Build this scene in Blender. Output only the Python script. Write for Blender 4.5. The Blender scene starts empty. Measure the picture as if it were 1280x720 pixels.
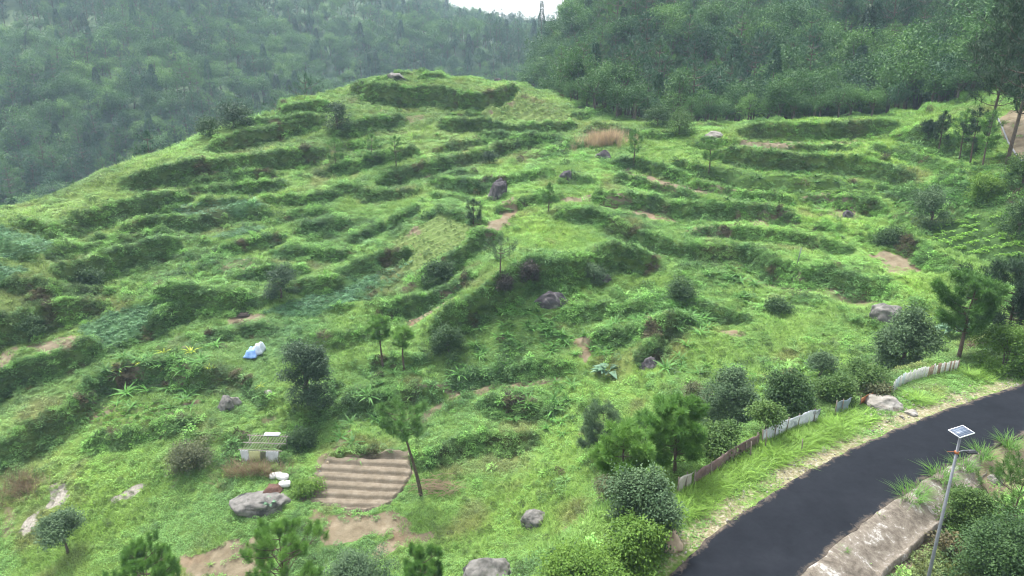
import bpy, math, random
import numpy as np
from math import radians, sin, cos, tan, pi
from mathutils import Vector, Matrix
random.seed(7)
RNG = np.random.default_rng(11)
scene = bpy.context.scene
COL = scene.collection

# ------------------------------------------------------------ camera
CZ = 40.0
PITCH = radians(18.0)
FPX = 864.0
cam_d = bpy.data.cameras.new('camera')
cam_d.sensor_width = 36.0
cam_d.lens = FPX / 1280.0 * 36.0
cam_d.clip_start = 0.3
cam_d.clip_end = 5000
cam = bpy.data.objects.new('camera', cam_d)
COL.objects.link(cam)
cam.location = (0, 0, CZ)
cam.rotation_euler = (pi / 2 - PITCH, 0, 0)
scene.camera = cam

def ray(px, py):
    px = np.asarray(px, float); py = np.asarray(py, float)
    x = (px - 640) / FPX; v = -(py - 360) / FPX
    yw = cos(PITCH) + v * sin(PITCH); zw = -sin(PITCH) + v * cos(PITCH)
    return x / yw, zw / yw            # dX/dY, dZ/dY

def project(X, Y, Z):
    X = np.asarray(X, float); Y = np.asarray(Y, float); Z = np.asarray(Z, float) - CZ
    f = Y * cos(PITCH) - Z * sin(PITCH); u = Y * sin(PITCH) + Z * cos(PITCH)
    f = np.where(np.abs(f) < 1e-6, 1e-6, f)
    return 640 + FPX * X / f, 360 - FPX * u / f, f

def unproj_Y(px, py, Y):
    a, b = ray(px, py)
    return a * Y, Y, CZ + b * Y

# ------------------------------------------------------------ noise
def _hash(ix, iy, seed):
    n = (ix * 374761393 + iy * 668265263 + seed * 1274126177) & 0xFFFFFFFF
    n = ((n ^ (n >> 13)) * 1274126177) & 0xFFFFFFFF
    n = n ^ (n >> 16)
    return (n & 0xFFFF) / 65535.0

def vnoise(x, y, seed=0):
    x = np.asarray(x, float); y = np.asarray(y, float)
    ix = np.floor(x).astype(np.int64); iy = np.floor(y).astype(np.int64)
    fx = x - ix; fy = y - iy
    fx = fx * fx * (3 - 2 * fx); fy = fy * fy * (3 - 2 * fy)
    a = _hash(ix, iy, seed); b = _hash(ix + 1, iy, seed)
    c = _hash(ix, iy + 1, seed); d = _hash(ix + 1, iy + 1, seed)
    return (a * (1 - fx) + b * fx) * (1 - fy) + (c * (1 - fx) + d * fx) * fy

def fbm(x, y, scale, octv=4, seed=0):
    s = 0; a = 0.5; t = 0; f = 1.0 / scale
    for k in range(octv):
        s = s + a * vnoise(x * f + 17.3 * k, y * f - 9.1 * k, seed + k); t += a
        a *= 0.5; f *= 2.03
    return s / t

# ------------------------------------------------------------ base terrain: thin-plate surface through known points
CP = [  # (px, py, Y)
    (0,270,75),(0,350,65),(0,450,58),(0,550,51),(0,650,45.5),(0,720,41),
    (-220,330,62),(-220,520,52),(-220,700,42),
    (120,215,92),(120,300,78),(120,400,65),(120,500,56),
    (250,168,108),(250,250,88),(250,350,72),(250,450,61),(250,550,51),(250,650,44),(250,720,39.5),
    (380,125,121),(400,200,102),
    (500,93,132),(500,130,120),(500,180,108),(500,250,92),(500,350,74),(500,450,62),(500,550,52),(500,650,43.5),(500,720,38),
    (560,95,133),(640,104,133),(640,150,118),(640,200,103),(640,250,88),(640,350,69),(640,450,60.5),(640,550,51),(640,650,43),(640,720,37),
    (750,160,115),(760,200,100),(760,300,79),(760,380,66),(760,450,58.5),(760,550,47.5),(760,640,39),(770,720,32),
    (850,155,114),(850,250,87),(850,350,69),(850,450,56),(850,550,43),
    (1000,150,110),(1000,200,95),(1000,270,80),(1000,350,66),(1000,420,56.5),(1000,480,48),
    (1150,144,103),(1150,200,90),(1150,270,75),(1150,350,61),(1150,420,52),
    (1280,200,76),(1280,270,65),(1280,350,55),(1280,420,48),
    (1450,200,72),(1450,330,56),
    (1240,150,92),(1240,110,108),
    # right hill
    (1000,110,150),(1000,50,195),(1000,22,228),(850,100,165),(850,50,205),(850,15,240),
    (740,100,178),(720,60,215),(715,34,246),(1150,90,140),(1150,40,180),(1150,15,205),
    (1280,60,120),(1280,10,145),
    # left hill
    (0,0,380),(0,130,255),(200,150,250),(200,60,330),(200,0,410),(330,120,300),(450,60,400),(450,10,480),(350,-20,480),
    (150,-60,500),(560,60,400),(610,50,520),(565,42,520),(520,26,520),
]
WP = [  # world points (X, Y, Z)
    (-60,12,7),(-20,10,6),(-8,14,8),(30,12,17),(70,12,20),(70,40,24),(100,60,32),(-110,60,12),(-115,90,4),
    (18,22,19.6),(12,20,18.5),(30,27,20.2),(40,30,21),
    # behind the knoll
    (0,145,33),(-20,148,31),(-20,170,14),(-50,130,24),(-60,150,8),(-80,100,7),(-68,90,16.5),(-64,112,12),(-92,84,9),(-100,120,2),(20,150,31),(15,178,20),
    (-40,195,-2),(-90,180,-6),(-150,150,-8),(-150,220,5),(30,135,27),(30,150,27),
    # saddle behind right terraces
    (45,122,30),(60,120,31),(75,115,33),
    # right hill back side
    (60,280,50),(120,280,60),(20,300,30),(160,200,75),(200,300,70),(200,120,65),(150,90,50),
    (-250,300,30),(-300,420,90),(-150,560,120),(-300,560,130),(-20,620,70),(60,640,60),(-20,720,40),
    (150,450,50),(300,450,60),(150,620,50),(-420,500,120),(-420,250,60),(320,640,60),(320,200,80),
    (-20,300,8),(0,250,15),(-50,350,22),(400,-20,60),(-420,0,30),(0,900,70),(-300,900,120),(300,900,60),
    (0,-30,0),(100,-30,20),(-120,-30,0),
]
_pts = []
for (px, py, Y) in CP:
    a = unproj_Y(px, py, Y); _pts.append((float(a[0]), float(a[1]), float(a[2])))
_pts += WP
_P = np.array(_pts, float)
_S = 50.0
def _U(r2): return 0.5 * r2 * np.log(r2 + 1e-9)
_n = len(_P)
_d2 = ((_P[:, None, 0] - _P[None, :, 0]) ** 2 + (_P[:, None, 1] - _P[None, :, 1]) ** 2) / _S ** 2
_K = _U(_d2) + np.eye(_n) * 0.003
_Q = np.c_[np.ones(_n), _P[:, :2] / _S]
_A = np.zeros((_n + 3, _n + 3)); _A[:_n, :_n] = _K; _A[:_n, _n:] = _Q; _A[_n:, :_n] = _Q.T
_w = np.linalg.solve(_A, np.r_[_P[:, 2], 0, 0, 0])
def base_z(X, Y):
    X = np.asarray(X, float); Y = np.asarray(Y, float); sh = X.shape
    X = X.ravel(); Y = Y.ravel(); out = np.empty(X.size)
    for i in range(0, X.size, 20000):
        x = X[i:i + 20000]; y = Y[i:i + 20000]
        d2 = ((x[:, None] - _P[None, :, 0]) ** 2 + (y[:, None] - _P[None, :, 1]) ** 2) / _S ** 2
        out[i:i + 20000] = _U(d2) @ _w[:_n] + _w[_n] + _w[_n + 1] * x / _S + _w[_n + 2] * y / _S
    return out.reshape(sh)

def march(zf, px, py, y0=14.0, y1=700.0, n=1500):
    """first hit of the pixel rays with the surface zf; returns world points"""
    px = np.atleast_1d(np.asarray(px, float)); py = np.atleast_1d(np.asarray(py, float))
    a, b = ray(px, py)
    Ys = y0 * (y1 / y0) ** (np.arange(n) / (n - 1))
    out = np.zeros((px.size, 3))
    for i in range(px.size):
        z = zf(a[i] * Ys, Ys); rz = CZ + b[i] * Ys
        hit = np.nonzero(rz <= z)[0]
        k = hit[0] if hit.size else n - 1
        if k > 0 and hit.size:
            d0 = rz[k - 1] - z[k - 1]; d1 = rz[k] - z[k]
            t = d0 / (d0 - d1 + 1e-12); Y = Ys[k - 1] + t * (Ys[k] - Ys[k - 1])
        else: Y = Ys[k]
        out[i] = (a[i] * Y, Y, CZ + b[i] * Y)
    return out
# ------------------------------------------------------------ terrace edges, traced left to right (uphill is on the left hand)
# (wall height in m, reach of the field on each side in m, points)
TL = [
    (1.8,6,[(326,143),(353,144),(386,138),(412,133)]),
    (1.9,6,[(262,185),(302,175),(336,168),(370,160),(403,150)]),
    (1.9,6,[(155,232),(198,222),(235,217),(286,208),(336,203),(370,197),(405,194)]),
    (1.2,5,[(238,238),(302,235),(353,232)]),
    (2.4,7,[(440,109),(455,117),(480,121),(517,124),(544,119),(564,126),(605,129),(631,124),(645,112)]),
    (1.0,4,[(524,101),(554,99),(586,97)]),
    (1.5,6,[(415,167),(464,158),(504,151)]),
    (1.5,5,[(551,158),(598,158),(645,165),(692,161),(718,158)]),
    (1.4,5,[(474,232),(521,215),(564,205),(605,195),(638,185),(679,175)]),
    (1.2,5,[(540,231),(581,235),(612,238)]),
    (1.4,4,[(455,205),(490,200),(520,190)]),
    (1.0,4,[(400,215),(430,212),(455,205)]),
    (1.2,5,[(773,202),(800,205),(833,215),(862,222)]),
    (1.9,7,[(925,167),(984,166),(1038,165),(1085,161),(1118,156)]),
    (1.9,6,[(900,190),(944,202),(991,208),(1038,208),(1085,215),(1140,226)]),
    (1.3,4,[(845,207),(890,218),(934,228),(968,232),(1005,235),(1060,238)]),
    (1.4,5,[(1130,167),(1169,175),(1213,188),(1235,191)]),
    (1.5,5,[(60,300),(104,277),(151,260),(188,253),(238,247)]),
    (1.5,5,[(155,284),(202,284),(249,280),(292,270),(335,266)]),
    (1.0,5,[(30,278),(60,294),(85,309)]),
    (1.2,5,[(0,302),(20,317),(45,331)]),
    (2.5,7,[(72,356),(114,334),(151,325),(188,316),(222,310)]),
    (2.0,6,[(-40,432),(0,415),(40,401),(81,391),(132,379)]),
    (1.6,5,[(200,374),(235,378),(282,378),(322,376)]),
    (1.9,6,[(-40,505),(10,475),(50,462),(101,448),(141,435),(175,410),(208,393),(244,373)]),
    (1.7,6,[(0,567),(34,554),(67,534),(101,503),(128,476),(161,468),(208,468),(285,472)]),
    (1.1,4,[(278,314),(316,305),(350,299)]),
    (1.1,4,[(370,290),(403,287),(436,279)]),
    (1.1,4,[(345,316),(386,321),(436,322)]),
    (1.2,4,[(368,356),(403,358),(436,349)]),
    (1.2,4,[(425,342),(453,337),(474,327),(497,322),(530,311)]),
    (2.0,5,[(531,353),(558,337),(581,317),(605,299),(622,292)]),
    (1.6,4,[(480,388),(514,383),(545,376),(571,364),(590,350)]),
    (2.4,6,[(545,425),(581,411),(618,388),(665,364),(716,360),(766,338),(815,331)]),
    (1.5,4,[(700,270),(739,274),(766,284),(793,294),(826,307),(862,314)]),
    (1.5,4,[(738,246),(800,253),(862,264),(917,270),(961,270),(995,277)]),
    (0.9,4,[(560,476),(618,469),(665,466),(712,461)]),
    (1.0,4,[(738,428),(800,421),(850,424)]),
    (1.7,4,[(800,458),(826,430),(862,407)]),
    (1.6,5,[(862,314),(890,316),(934,319),(961,337),(1001,347),(1041,347),(1068,358),(1108,369)]),
    (1.4,5,[(1008,247),(1051,253),(1105,265)]),
    (1.2,4,[(1085,296),(1119,299),(1146,316),(1190,333)]),
    (1.4,4,[(425,574),(464,571),(516,573)]),
    (1.2,4,[(524,579),(564,562),(605,549),(668,545)]),
    (1.3,4,[(420,512),(480,503),(553,485)]),
    (1.1,4,[(600,508),(645,511),(692,510)]),
    (1.0,4,[(860,380),(900,392),(935,398)]),
    (0.9,4,[(110,545),(180,540),(250,520)]),
    (0.9,4,[(560,140),(600,142),(640,140)]),
    (0.8,4,[(180,250),(230,262),(300,255)]),
    (0.9,4,[(700,395),(760,388),(830,392)]),
    (0.8,4,[(300,470),(330,500),(352,520)]),
    (1.2,4,[(352,562),(392,520),(420,480)]),
    (0.9,3.5,[(868,180),(930,180),(1000,190),(1060,193)]),
    (0.9,3.5,[(1090,186),(1140,196),(1190,214)]),
    (1.0,3.5,[(860,228),(920,240),(985,252)]),
    (0.9,3.5,[(1060,228),(1110,240),(1150,252)]),
    (1.0,3.5,[(865,290),(930,294),(1000,300),(1060,312)]),
    (0.9,3.5,[(770,222),(830,234),(880,250)]),
    (0.9,3.5,[(600,168),(650,178),(700,172)]),
    (0.9,3.5,[(545,190),(590,180),(640,172)]),
    (1.0,3.5,[(230,225),(290,222),(345,215)]),
    (1.0,3.5,[(420,236),(470,248),(520,240)]),
    (0.9,3.5,[(300,160),(345,158),(385,152)]),
    (1.0,3.5,[(330,250),(380,250),(430,245)]),
    (1.0,3.5,[(440,300),(480,285),(520,262)]),
    (1.0,3.5,[(300,345),(340,338),(385,340)]),
    (1.0,3.5,[(110,300),(160,300),(215,295)]),
    (1.0,3.5,[(60,330),(110,315),(150,308)]),
    (0.9,3.5,[(40,380),(90,368),(135,358)]),
    (0.9,3.5,[(0,350),(30,362),(60,368)]),
    (0.8,3.5,[(240,418),(290,415),(340,410)]),
    (0.9,3.5,[(600,235),(640,225),(690,215)]),
    (0.9,3.5,[(620,262),(660,250),(700,245)]),
]
_tl = []
_allp = []
for h, w, pts in TL: _allp += pts
_aw = march(base_z, [p[0] for p in _allp], [p[1] for p in _allp])
k = 0
for h, w, pts in TL:
    m = len(pts); q = _aw[k:k + m, :2]; k += m
    q = q[np.r_[True, np.hypot(*(np.diff(q, axis=0).T)) > 0.2]]
    _tl.append((h * 1.15, w, q))

def poly_dist(X, Y, q):
    """signed distance (+ left), arclength, total length"""
    seg = np.hypot(*(np.diff(q, axis=0).T)); cum = np.r_[0, np.cumsum(seg)]
    best = np.full(X.shape, 1e9); sg = np.ones(X.shape); arc = np.zeros(X.shape)
    for i in range(len(q) - 1):
        dx, dy = q[i + 1] - q[i]; L2 = dx * dx + dy * dy
        t = ((X - q[i, 0]) * dx + (Y - q[i, 1]) * dy) / L2
        tc = np.clip(t, 0, 1)
        ex = X - (q[i, 0] + tc * dx); ey = Y - (q[i, 1] + tc * dy)
        d = np.hypot(ex, ey); m = d < best
        best = np.where(m, d, best)
        sg = np.where(m, np.sign(dx * ey - dy * ex + 1e-12), sg)
        raw = t.copy()
        if i > 0: raw = np.maximum(raw, 0)
        if i < len(q) - 2: raw = np.minimum(raw, 1)
        arc = np.where(m, cum[i] + raw * seg[i], arc)
    return best * sg, arc, cum[-1]

def terraces(X, Y):
    """displacement and bank mask"""
    D = np.zeros(X.shape); B = np.zeros(X.shape)
    wob = (fbm(X, Y, 2.2, 3, 5) - 0.5) * 1.2 + (fbm(X, Y, 9, 2, 6) - 0.5) * 1.4
    for h, w, q in _tl:
        m = (X > q[:, 0].min() - w - 3) & (X < q[:, 0].max() + w + 3) & (Y > q[:, 1].min() - w - 3) & (Y < q[:, 1].max() + w + 3)
        if not m.any(): continue
        s, arc, L = poly_dist(X[m], Y[m], q)
        s = s + wob[m]
        fade = np.clip((arc + 1.5) / 3.0, 0, 1) * np.clip((L + 1.5 - arc) / 3.0, 0, 1)
        st = 0.30 + 0.10 * h
        g = np.clip(s / st, -1, 1); g = g * (1.5 - 0.5 * g * g)
        D[m] += 0.5 * h * g * np.clip(1 - np.abs(s) / w, 0, 1) ** 1.2 * fade
        B[m] = np.maximum(B[m], fade * np.clip(1.4 - np.abs(s + 0.12) / (0.40 + 0.20 * h), 0, 1))
    return D, B

def poly_world(pp, zf=base_z):
    # densify the outline so that it follows the slope
    q = []
    for i in range(len(pp)):
        a = pp[i]; b = pp[(i + 1) % len(pp)]
        n = max(1, int(math.hypot(a[0] - b[0], a[1] - b[1]) / 25))
        for j in range(n): q.append((a[0] + (b[0] - a[0]) * j / n, a[1] + (b[1] - a[1]) * j / n))
    w = march(zf, [p[0] for p in q], [p[1] for p in q])
    return w[:, :2]

def in_poly(X, Y, q, soft=0.0, seed=3):
    """1 inside, 0 outside, with a ragged soft border"""
    x0, y0 = q.min(0) - 3; x1, y1 = q.max(0) + 3
    out = np.zeros(X.shape)
    m = (X > x0) & (X < x1) & (Y > y0) & (Y < y1)
    if not m.any(): return out
    x = X[m]; y = Y[m]
    ins = np.zeros(x.shape, bool); dist = np.full(x.shape, 1e9)
    n = len(q)
    for i in range(n):
        xa, ya = q[i]; xb, yb = q[(i + 1) % n]
        c = ((ya > y) != (yb > y)) & (x < (xb - xa) * (y - ya) / (yb - ya + 1e-12) + xa)
        ins ^= c
        dx = xb - xa; dy = yb - ya; L2 = dx * dx + dy * dy + 1e-9
        t = np.clip(((x - xa) * dx + (y - ya) * dy) / L2, 0, 1)
        dist = np.minimum(dist, np.hypot(x - xa - t * dx, y - ya - t * dy))
    sd = np.where(ins, dist, -dist)
    if soft > 0:
        sd = sd + (fbm(x, y, 1.3, 3, seed) - 0.5) * soft * 2.2
        out[m] = np.clip(sd / (soft * 0.5) + 0.5, 0, 1)
    else:
        out[m] = ins
    return out

# ------------------------------------------------------------ road (a level sheet cut into the slope)
RZ = 21.0
def on_road(px, py):
    a, b = ray(px, py); Y = (RZ - CZ) / b
    return float(a * Y), float(Y)
R_up = [on_road(*p) for p in [(745,805),(790,760),(835,720),(868,687),(905,657),(950,625),(1000,594),(1050,568),(1100,545),(1150,524),(1200,505),(1250,489),(1280,479),(1360,455),(1480,425),(1650,390)]]
R_lo = [on_road(*p) for p in [(905,806),(955,757),(1003,716),(1035,690),(1066,664),(1100,637),(1135,613),(1170,592),(1205,573),(1245,556),(1280,543),(1360,515),(1480,480),(1700,430)]]
def smooth_line(q, n):
    q = np.array(q, float); seg = np.hypot(*(np.diff(q, axis=0).T)); cum = np.r_[0, np.cumsum(seg)]
    t = np.linspace(0, cum[-1], n)
    x = np.interp(t, cum, q[:, 0]); y = np.interp(t, cum, q[:, 1])
    for _ in range(6):
        x[1:-1] = (x[:-2] + 2 * x[1:-1] + x[2:]) / 4; y[1:-1] = (y[:-2] + 2 * y[1:-1] + y[2:]) / 4
    return np.c_[x, y]
R_up = smooth_line(R_up, 90); R_lo = smooth_line(R_lo, 90)
road_poly = np.r_[R_up, R_lo[::-1]]

def road_dist(X, Y):
    """s_up: distance beyond the upper (far) edge; s_lo: beyond the near edge; both negative on the road"""
    su, _, _ = poly_dist(X, Y, R_up)
    sl, _, _ = poly_dist(X, Y, R_lo)
    return su, -sl

def road_cut(X, Y, Z):
    m = (X > -8) & (Y < 75)
    out = Z.copy()
    if not m.any(): return out
    x = X[m]; y = Y[m]; z = Z[m]
    su, sl = road_dist(x, y)
    gap = np.maximum(su, sl)                       # how far off the road
    tgt = np.full(x.shape, RZ - 0.12)
    # far verge: level for 1.6 m then eased down to the slope; near verge: the concrete apron falls away
    tgt = np.where(su > 0, RZ - 0.06 + 0.05 * np.clip(su, 0, 3) + 0.18 * (fbm(x, y, 1.1, 3, 41) - 0.5) * np.clip(su, 0, 1), tgt)
    tgt = np.where(sl > 0, RZ - 0.14 - 0.42 * np.clip(sl, 0, 1.7) + 0.1 * (fbm(x, y, 1.1, 3, 42) - 0.5), tgt)
    w1 = np.where(su > 0, 4.3, 2.0)
    k = np.clip((gap - w1) / 3.0, 0, 1); k = k * k * (3 - 2 * k)
    # fade the cut where the road leaves the scene
    f = 1.0
    out[m] = np.where(f > 0, tgt * (1 - k) + z * k, z)
    return out

# ------------------------------------------------------------ zones traced as outlines
ZN = {
 'beds':   [(410,575),(512,569),(515,590),(505,612),(486,633),(458,643),(371,629)],
 'stripe': [(482,306),(525,282),(551,268),(588,282),(583,305),(566,322),(519,344),(500,338),(515,318)],
 'knollR': [(646,114),(690,130),(722,150),(700,157),(612,150),(600,138),(640,128)],
 'knollL': [(372,118),(430,104),(440,113),(470,124),(520,130),(500,140),(430,136),(400,128)],
 'cabb':   [(97,411),(141,388),(191,383),(202,391),(161,421),(128,438),(104,435)],
 'blue1':  [(161,272),(220,258),(290,252),(331,256),(325,266),(250,275),(200,279)],
 'blue2':  [(256,298),(290,283),(322,279),(335,285),(310,297),(280,301)],
 'blue3':  [(-30,290),(0,280),(40,292),(78,312),(60,332),(0,318),(-30,310)],
 'blue4':  [(332,391),(386,364),(430,357),(470,342),(474,352),(440,378),(380,397)],
 'blue5':  [(-30,322),(28,332),(40,345),(0,358),(-30,360)],
 'bean1':  [(430,345),(520,325),(500,350),(470,375),(430,380)],
 'veg':    [(1148,292),(1250,268),(1262,300),(1300,320),(1290,345),(1210,325),(1172,312)],
 'rowsT':  [(505,398),(566,379),(574,384),(560,396),(512,410)],
 'rowsG':  [(880,212),(1090,232),(1150,255),(1080,250),(960,238),(900,226)],
 'beds2':  [(110,512),(180,498),(245,495),(228,520),(185,540),(120,535)],
 'tillA':  [(917,171),(1008,171),(1090,168),(1070,184),(925,188)],
 'tillB':  [(530,492),(640,473),(712,464),(698,482),(560,497)],
 'beds3':  [(318,515),(350,498),(372,520),(350,540),(322,538)],
}
SOIL = [ # (strength, outline)
 (1.0, ZN['beds']),
 (0.85,[(36,427),(95,409),(110,438),(60,452)]),
 (0.75,[(0,470),(20,455),(20,430),(0,440)]),
 (0.9, [(776,214),(812,216),(850,228),(885,240),(868,243),(820,232)]),
 (0.8, [(880,236),(930,232),(945,238),(915,243)]),
 (0.95,[(702,247),(748,240),(756,243),(712,252)]),
 (0.8, [(742,250),(770,246),(800,256),(835,262),(850,272),(820,272),(780,262)]),
 (0.75,[(917,171),(1008,171),(1003,186),(930,188)]),
 (0.6, [(1020,172),(1090,168),(1070,182),(1020,184)]),
 (1.0, [(1083,318),(1108,310),(1128,314),(1150,328),(1162,342),(1130,330),(1104,322)]),
 (0.6, [(1100,320),(1140,322),(1150,345),(1110,345)]),
 (1.0, [(717,420),(735,423),(742,432),(733,452),(727,446),(731,432),(718,428)]),
 (0.5, [(700,425),(725,430),(728,452),(700,445)]),
 (0.65,[(520,490),(560,482),(640,472),(712,462),(700,480),(630,488),(560,492)]),
 (0.95,[(430,648),(497,641),(520,650),(502,668),(440,676),(405,690),(400,660)]),
 (0.9, [(456,688),(500,665),(556,662),(560,672),(510,684),(460,705)]),
 (0.85,[(225,702),(262,688),(300,676),(336,684),(330,725),(235,725)]),
 (0.7, [(390,645),(450,652),(440,665),(380,662)]),
 (1.0, [(702,660),(730,660),(758,652),(762,676),(740,682),(712,676)]),
 (1.0, [(228,436),(238,433),(235,446)]),
 (0.75,[(280,388),(318,386),(325,398),(285,402)]),
 (0.8, [(196,533),(228,503),(246,497),(240,508),(206,538)]),
 (0.7, [(112,510),(150,500),(150,508),(122,520)]),
 (0.75,[(180,495),(112,492),(112,500)]),
 (0.7, [(505,398),(566,379),(574,384),(560,396),(512,410)]),
 (0.6, [(540,375),(575,355),(580,368),(550,384)]),
 (0.55,[(282,325),(312,318),(330,340),(300,345)]),
 (0.55,[(130,452),(200,470),(270,458),(240,474),(150,474)]),
 (0.6, [(505,148),(530,140),(535,150),(512,158)]),
 (0.5, [(130,232),(200,228),(235,236),(180,242)]),
 (0.6, [(920,268),(1000,268),(1000,280),(940,284)]),
 (0.6, [(1000,246),(1062,246),(1080,268),(1050,275),(1035,262)]),
 (0.7, [(895,408),(920,412),(932,420),(918,426),(900,416)]),
 (0.6, [(850,285),(920,282),(935,292),(870,296)]),
 (0.5, [(905,340),(1000,346),(1100,372),(1085,380),(990,358),(905,350)]),
 (1.0, [(1245,150),(1262,138),(1330,140),(1330,215),(1282,210),(1262,185)]),
 (0.7, [(396,590),(412,560),(442,530),(446,538),(418,572),(408,592)]),
 (0.7, [(520,522),(560,488),(575,486),(545,512),(528,530)]),
 (0.6, [(0,640),(26,640),(20,665),(0,670)]),
 (0.9, [(640,240),(620,275),(600,300),(618,300),(650,260)]),
 (0.45, ZN['stripe']), (0.45, ZN['knollR']), (0.3, ZN['knollL']), (0.35, ZN['rowsG']),(0.5,ZN['beds2']),(0.3,ZN['beds3']),
]
GREY = [
 [(64,604),(81,603),(87,621),(81,635),(50,641),(44,661),(30,668),(30,652),(58,630)],
 [(133,622),(172,606),(180,608),(142,629)],
]
ZW = {k: poly_world(v) for k, v in ZN.items()}
SOILW = [(s, poly_world(v)) for s, v in SOIL]
GREYW = [poly_world(v) for v in GREY]

def row_axis(k, pa, pb):
    w = march(base_z, [pa[0], pb[0]], [pa[1], pb[1]])
    d = w[1, :2] - w[0, :2]; d /= np.hypot(*d)
    return np.array([-d[1], d[0]]), w[0, :2]
ROWS = {  # zone: (row direction given by two points along one row, spacing m, height m)
 'beds': (row_axis('beds', (385,612), (500,617)), 0.86, 0.0),
 'stripe': (row_axis('stripe', (495,306), (560,276)), 1.1, 0.17),
 'knollR': (row_axis('knollR', (620,148), (664,120)), 1.6, 0.26),
 'knollL': (row_axis('knollL', (380,120), (470,134)), 1.8, 0.2),
 'cabb': (row_axis('cabb', (110,432), (180,400)), 0.95, 0.08),
 'blue4': (row_axis('blue4', (340,390), (430,362)), 0.9, 0.08),
 'veg': (row_axis('veg', (1160,298), (1245,270)), 1.9, 0.42),
 'rowsT': (row_axis('rowsT', (510,402), (566,384)), 0.9, 0.1),
 'rowsG': (row_axis('rowsG', (930,232), (985,220)), 1.9, 0.34),
 'tillA': (row_axis('tillA', (940,187), (955,172)), 1.3, .16),
 'tillB': (row_axis('tillB', (600,490), (640,474)), 1.1, .16),
 'beds2': (row_axis('beds2', (120,532), (200,505)), 1.35, 0.27),
 'beds3': (row_axis('beds3', (320,520), (362,512)), 1.4, 0.3),
}
def rows_disp(X, Y):
    D = np.zeros(X.shape)
    for k, ((nrm, o), sp, h) in ROWS.items():
        m = in_poly(X, Y, ZW[k], 0.25)
        ph = ((X - o[0]) * nrm[0] + (Y - o[1]) * nrm[1]) / sp + (fbm(X, Y, 3.0, 2, 9) - 0.5) * 0.35
        s = np.abs(((ph % 1.0) - 0.5) * 2)      # 0 at crest, 1 in the furrow
        D += m * h * (1 - np.clip(s * 1.25 - 0.15, 0, 1) ** 2 * 2.0) * (0.85 + 0.3 * fbm(X, Y, 0.8, 2, 10))
    return D
def row_crest(k, X, Y):
    (nrm, o), sp, h = ROWS[k]
    ph = ((X - o[0]) * nrm[0] + (Y - o[1]) * nrm[1]) / sp + (fbm(X, Y, 3.0, 2, 9) - 0.5) * 0.35
    return 1 - np.abs(((ph % 1.0) - 0.5) * 2)

# rocky outcrop humps of the central spur
HUMPS = [(640,350,5,1.6),(760,335,3.5,1.2),(845,430,3.0,1.3),(710,362,3.0,1.0),(560,415,3.5,1.0),(355,625,5.0,0.6),(500,105,4,0.5),(890,170,3,0.5),(135,430,3,0.3)]
HW = march(base_z, [h[0] for h in HUMPS], [h[1] for h in HUMPS])

X0, X1, Y0, Y1, DS = -104.0, 96.0, 12.0, 152.0, 0.36
gx = np.arange(X0, X1, DS); gy = np.arange(Y0, Y1, DS)
GX, GY = np.meshgrid(gx, gy)
_b = base_z(GX, GY)
_D, BANK = terraces(GX, GY)
flat = np.zeros(GX.shape)
for kk in ZW: flat = np.maximum(flat, in_poly(GX, GY, ZW[kk], 0.4))
BANK = BANK * (1 - .9 * flat)
_rough = ((fbm(GX, GY, 5.0, 3, 20) - 0.5) * 0.8 + (fbm(GX, GY, 1.4, 3, 21) - 0.5) * 0.34) * (1 - 0.85 * flat)
# unmapped small terracing that follows the contours between the traced edges
_far = np.ones(GX.shape)
for _h, _w2, _q in _tl:
    _m = (GX > _q[:, 0].min() - 5) & (GX < _q[:, 0].max() + 5) & (GY > _q[:, 1].min() - 5) & (GY < _q[:, 1].max() + 5)
    _s, _, _ = poly_dist(GX[_m], GY[_m], _q); _far[_m] = np.minimum(_far[_m], np.clip((np.abs(_s) - 1.6) / 2.0, 0, 1))
_mw = np.clip(fbm(GX, GY, 10, 2, 23) * 5.0 - 1.9, 0, 1) * (1 - flat) * _far * np.clip((GY - 46) / 12, 0, 1)
_c = _b / 1.55 + (fbm(GX, GY, 16, 2, 22) - 0.5) * 1.6 + (fbm(GX, GY, 3, 2, 24) - 0.5) * .35
_st = (_c - np.floor(_c)); _st = np.clip((_st - 0.76) / 0.24, 0, 1); _st = _st * _st * (3 - 2 * _st)
_mini = ((np.floor(_c) + _st) - _c + 0.4) * 1.55 * 0.85 * _mw
MINI = np.clip((_c - np.floor(_c) - 0.74) / 0.1, 0, 1) * _mw
_hump = np.zeros(GX.shape)
for (a, b, r, h), w in zip(HUMPS, HW):
    _hump += h * np.exp(-((GX - w[0]) ** 2 + (GY - w[1]) ** 2) / r ** 2)
_cl = np.zeros(GX.shape)
for kk in ('beds', 'stripe', 'veg', 'cabb', 'knollR'): _cl = np.maximum(_cl, in_poly(GX, GY, ZW[kk], .5))
GZ = _b + (_D + _rough + _mini + _hump) * (1 - _cl) + rows_disp(GX, GY)
def contour_rows(X, Y, bz):
    """planting rows that follow the contour in some of the terrace fields: (mask, crest 0..1)"""
    m = np.clip((fbm(X, Y, 9, 2, 140) - .47) * 9, 0, 1) * np.clip((Y - 44) / 10, 0, 1)
    ph = (bz / .40 + (fbm(X, Y, 12, 2, 141) - .5) * 1.2) % 1.0
    return m, 1 - np.abs(ph - .5) * 2
_cm, _cc = contour_rows(GX, GY, _b); _cm = _cm * (1 - flat) * (1 - np.clip(BANK * 1.5, 0, 1))
GZ = GZ + _cm * (_cc - .5) * .22
CROW = _cm
GZ = road_cut(GX, GY, GZ)

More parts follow.
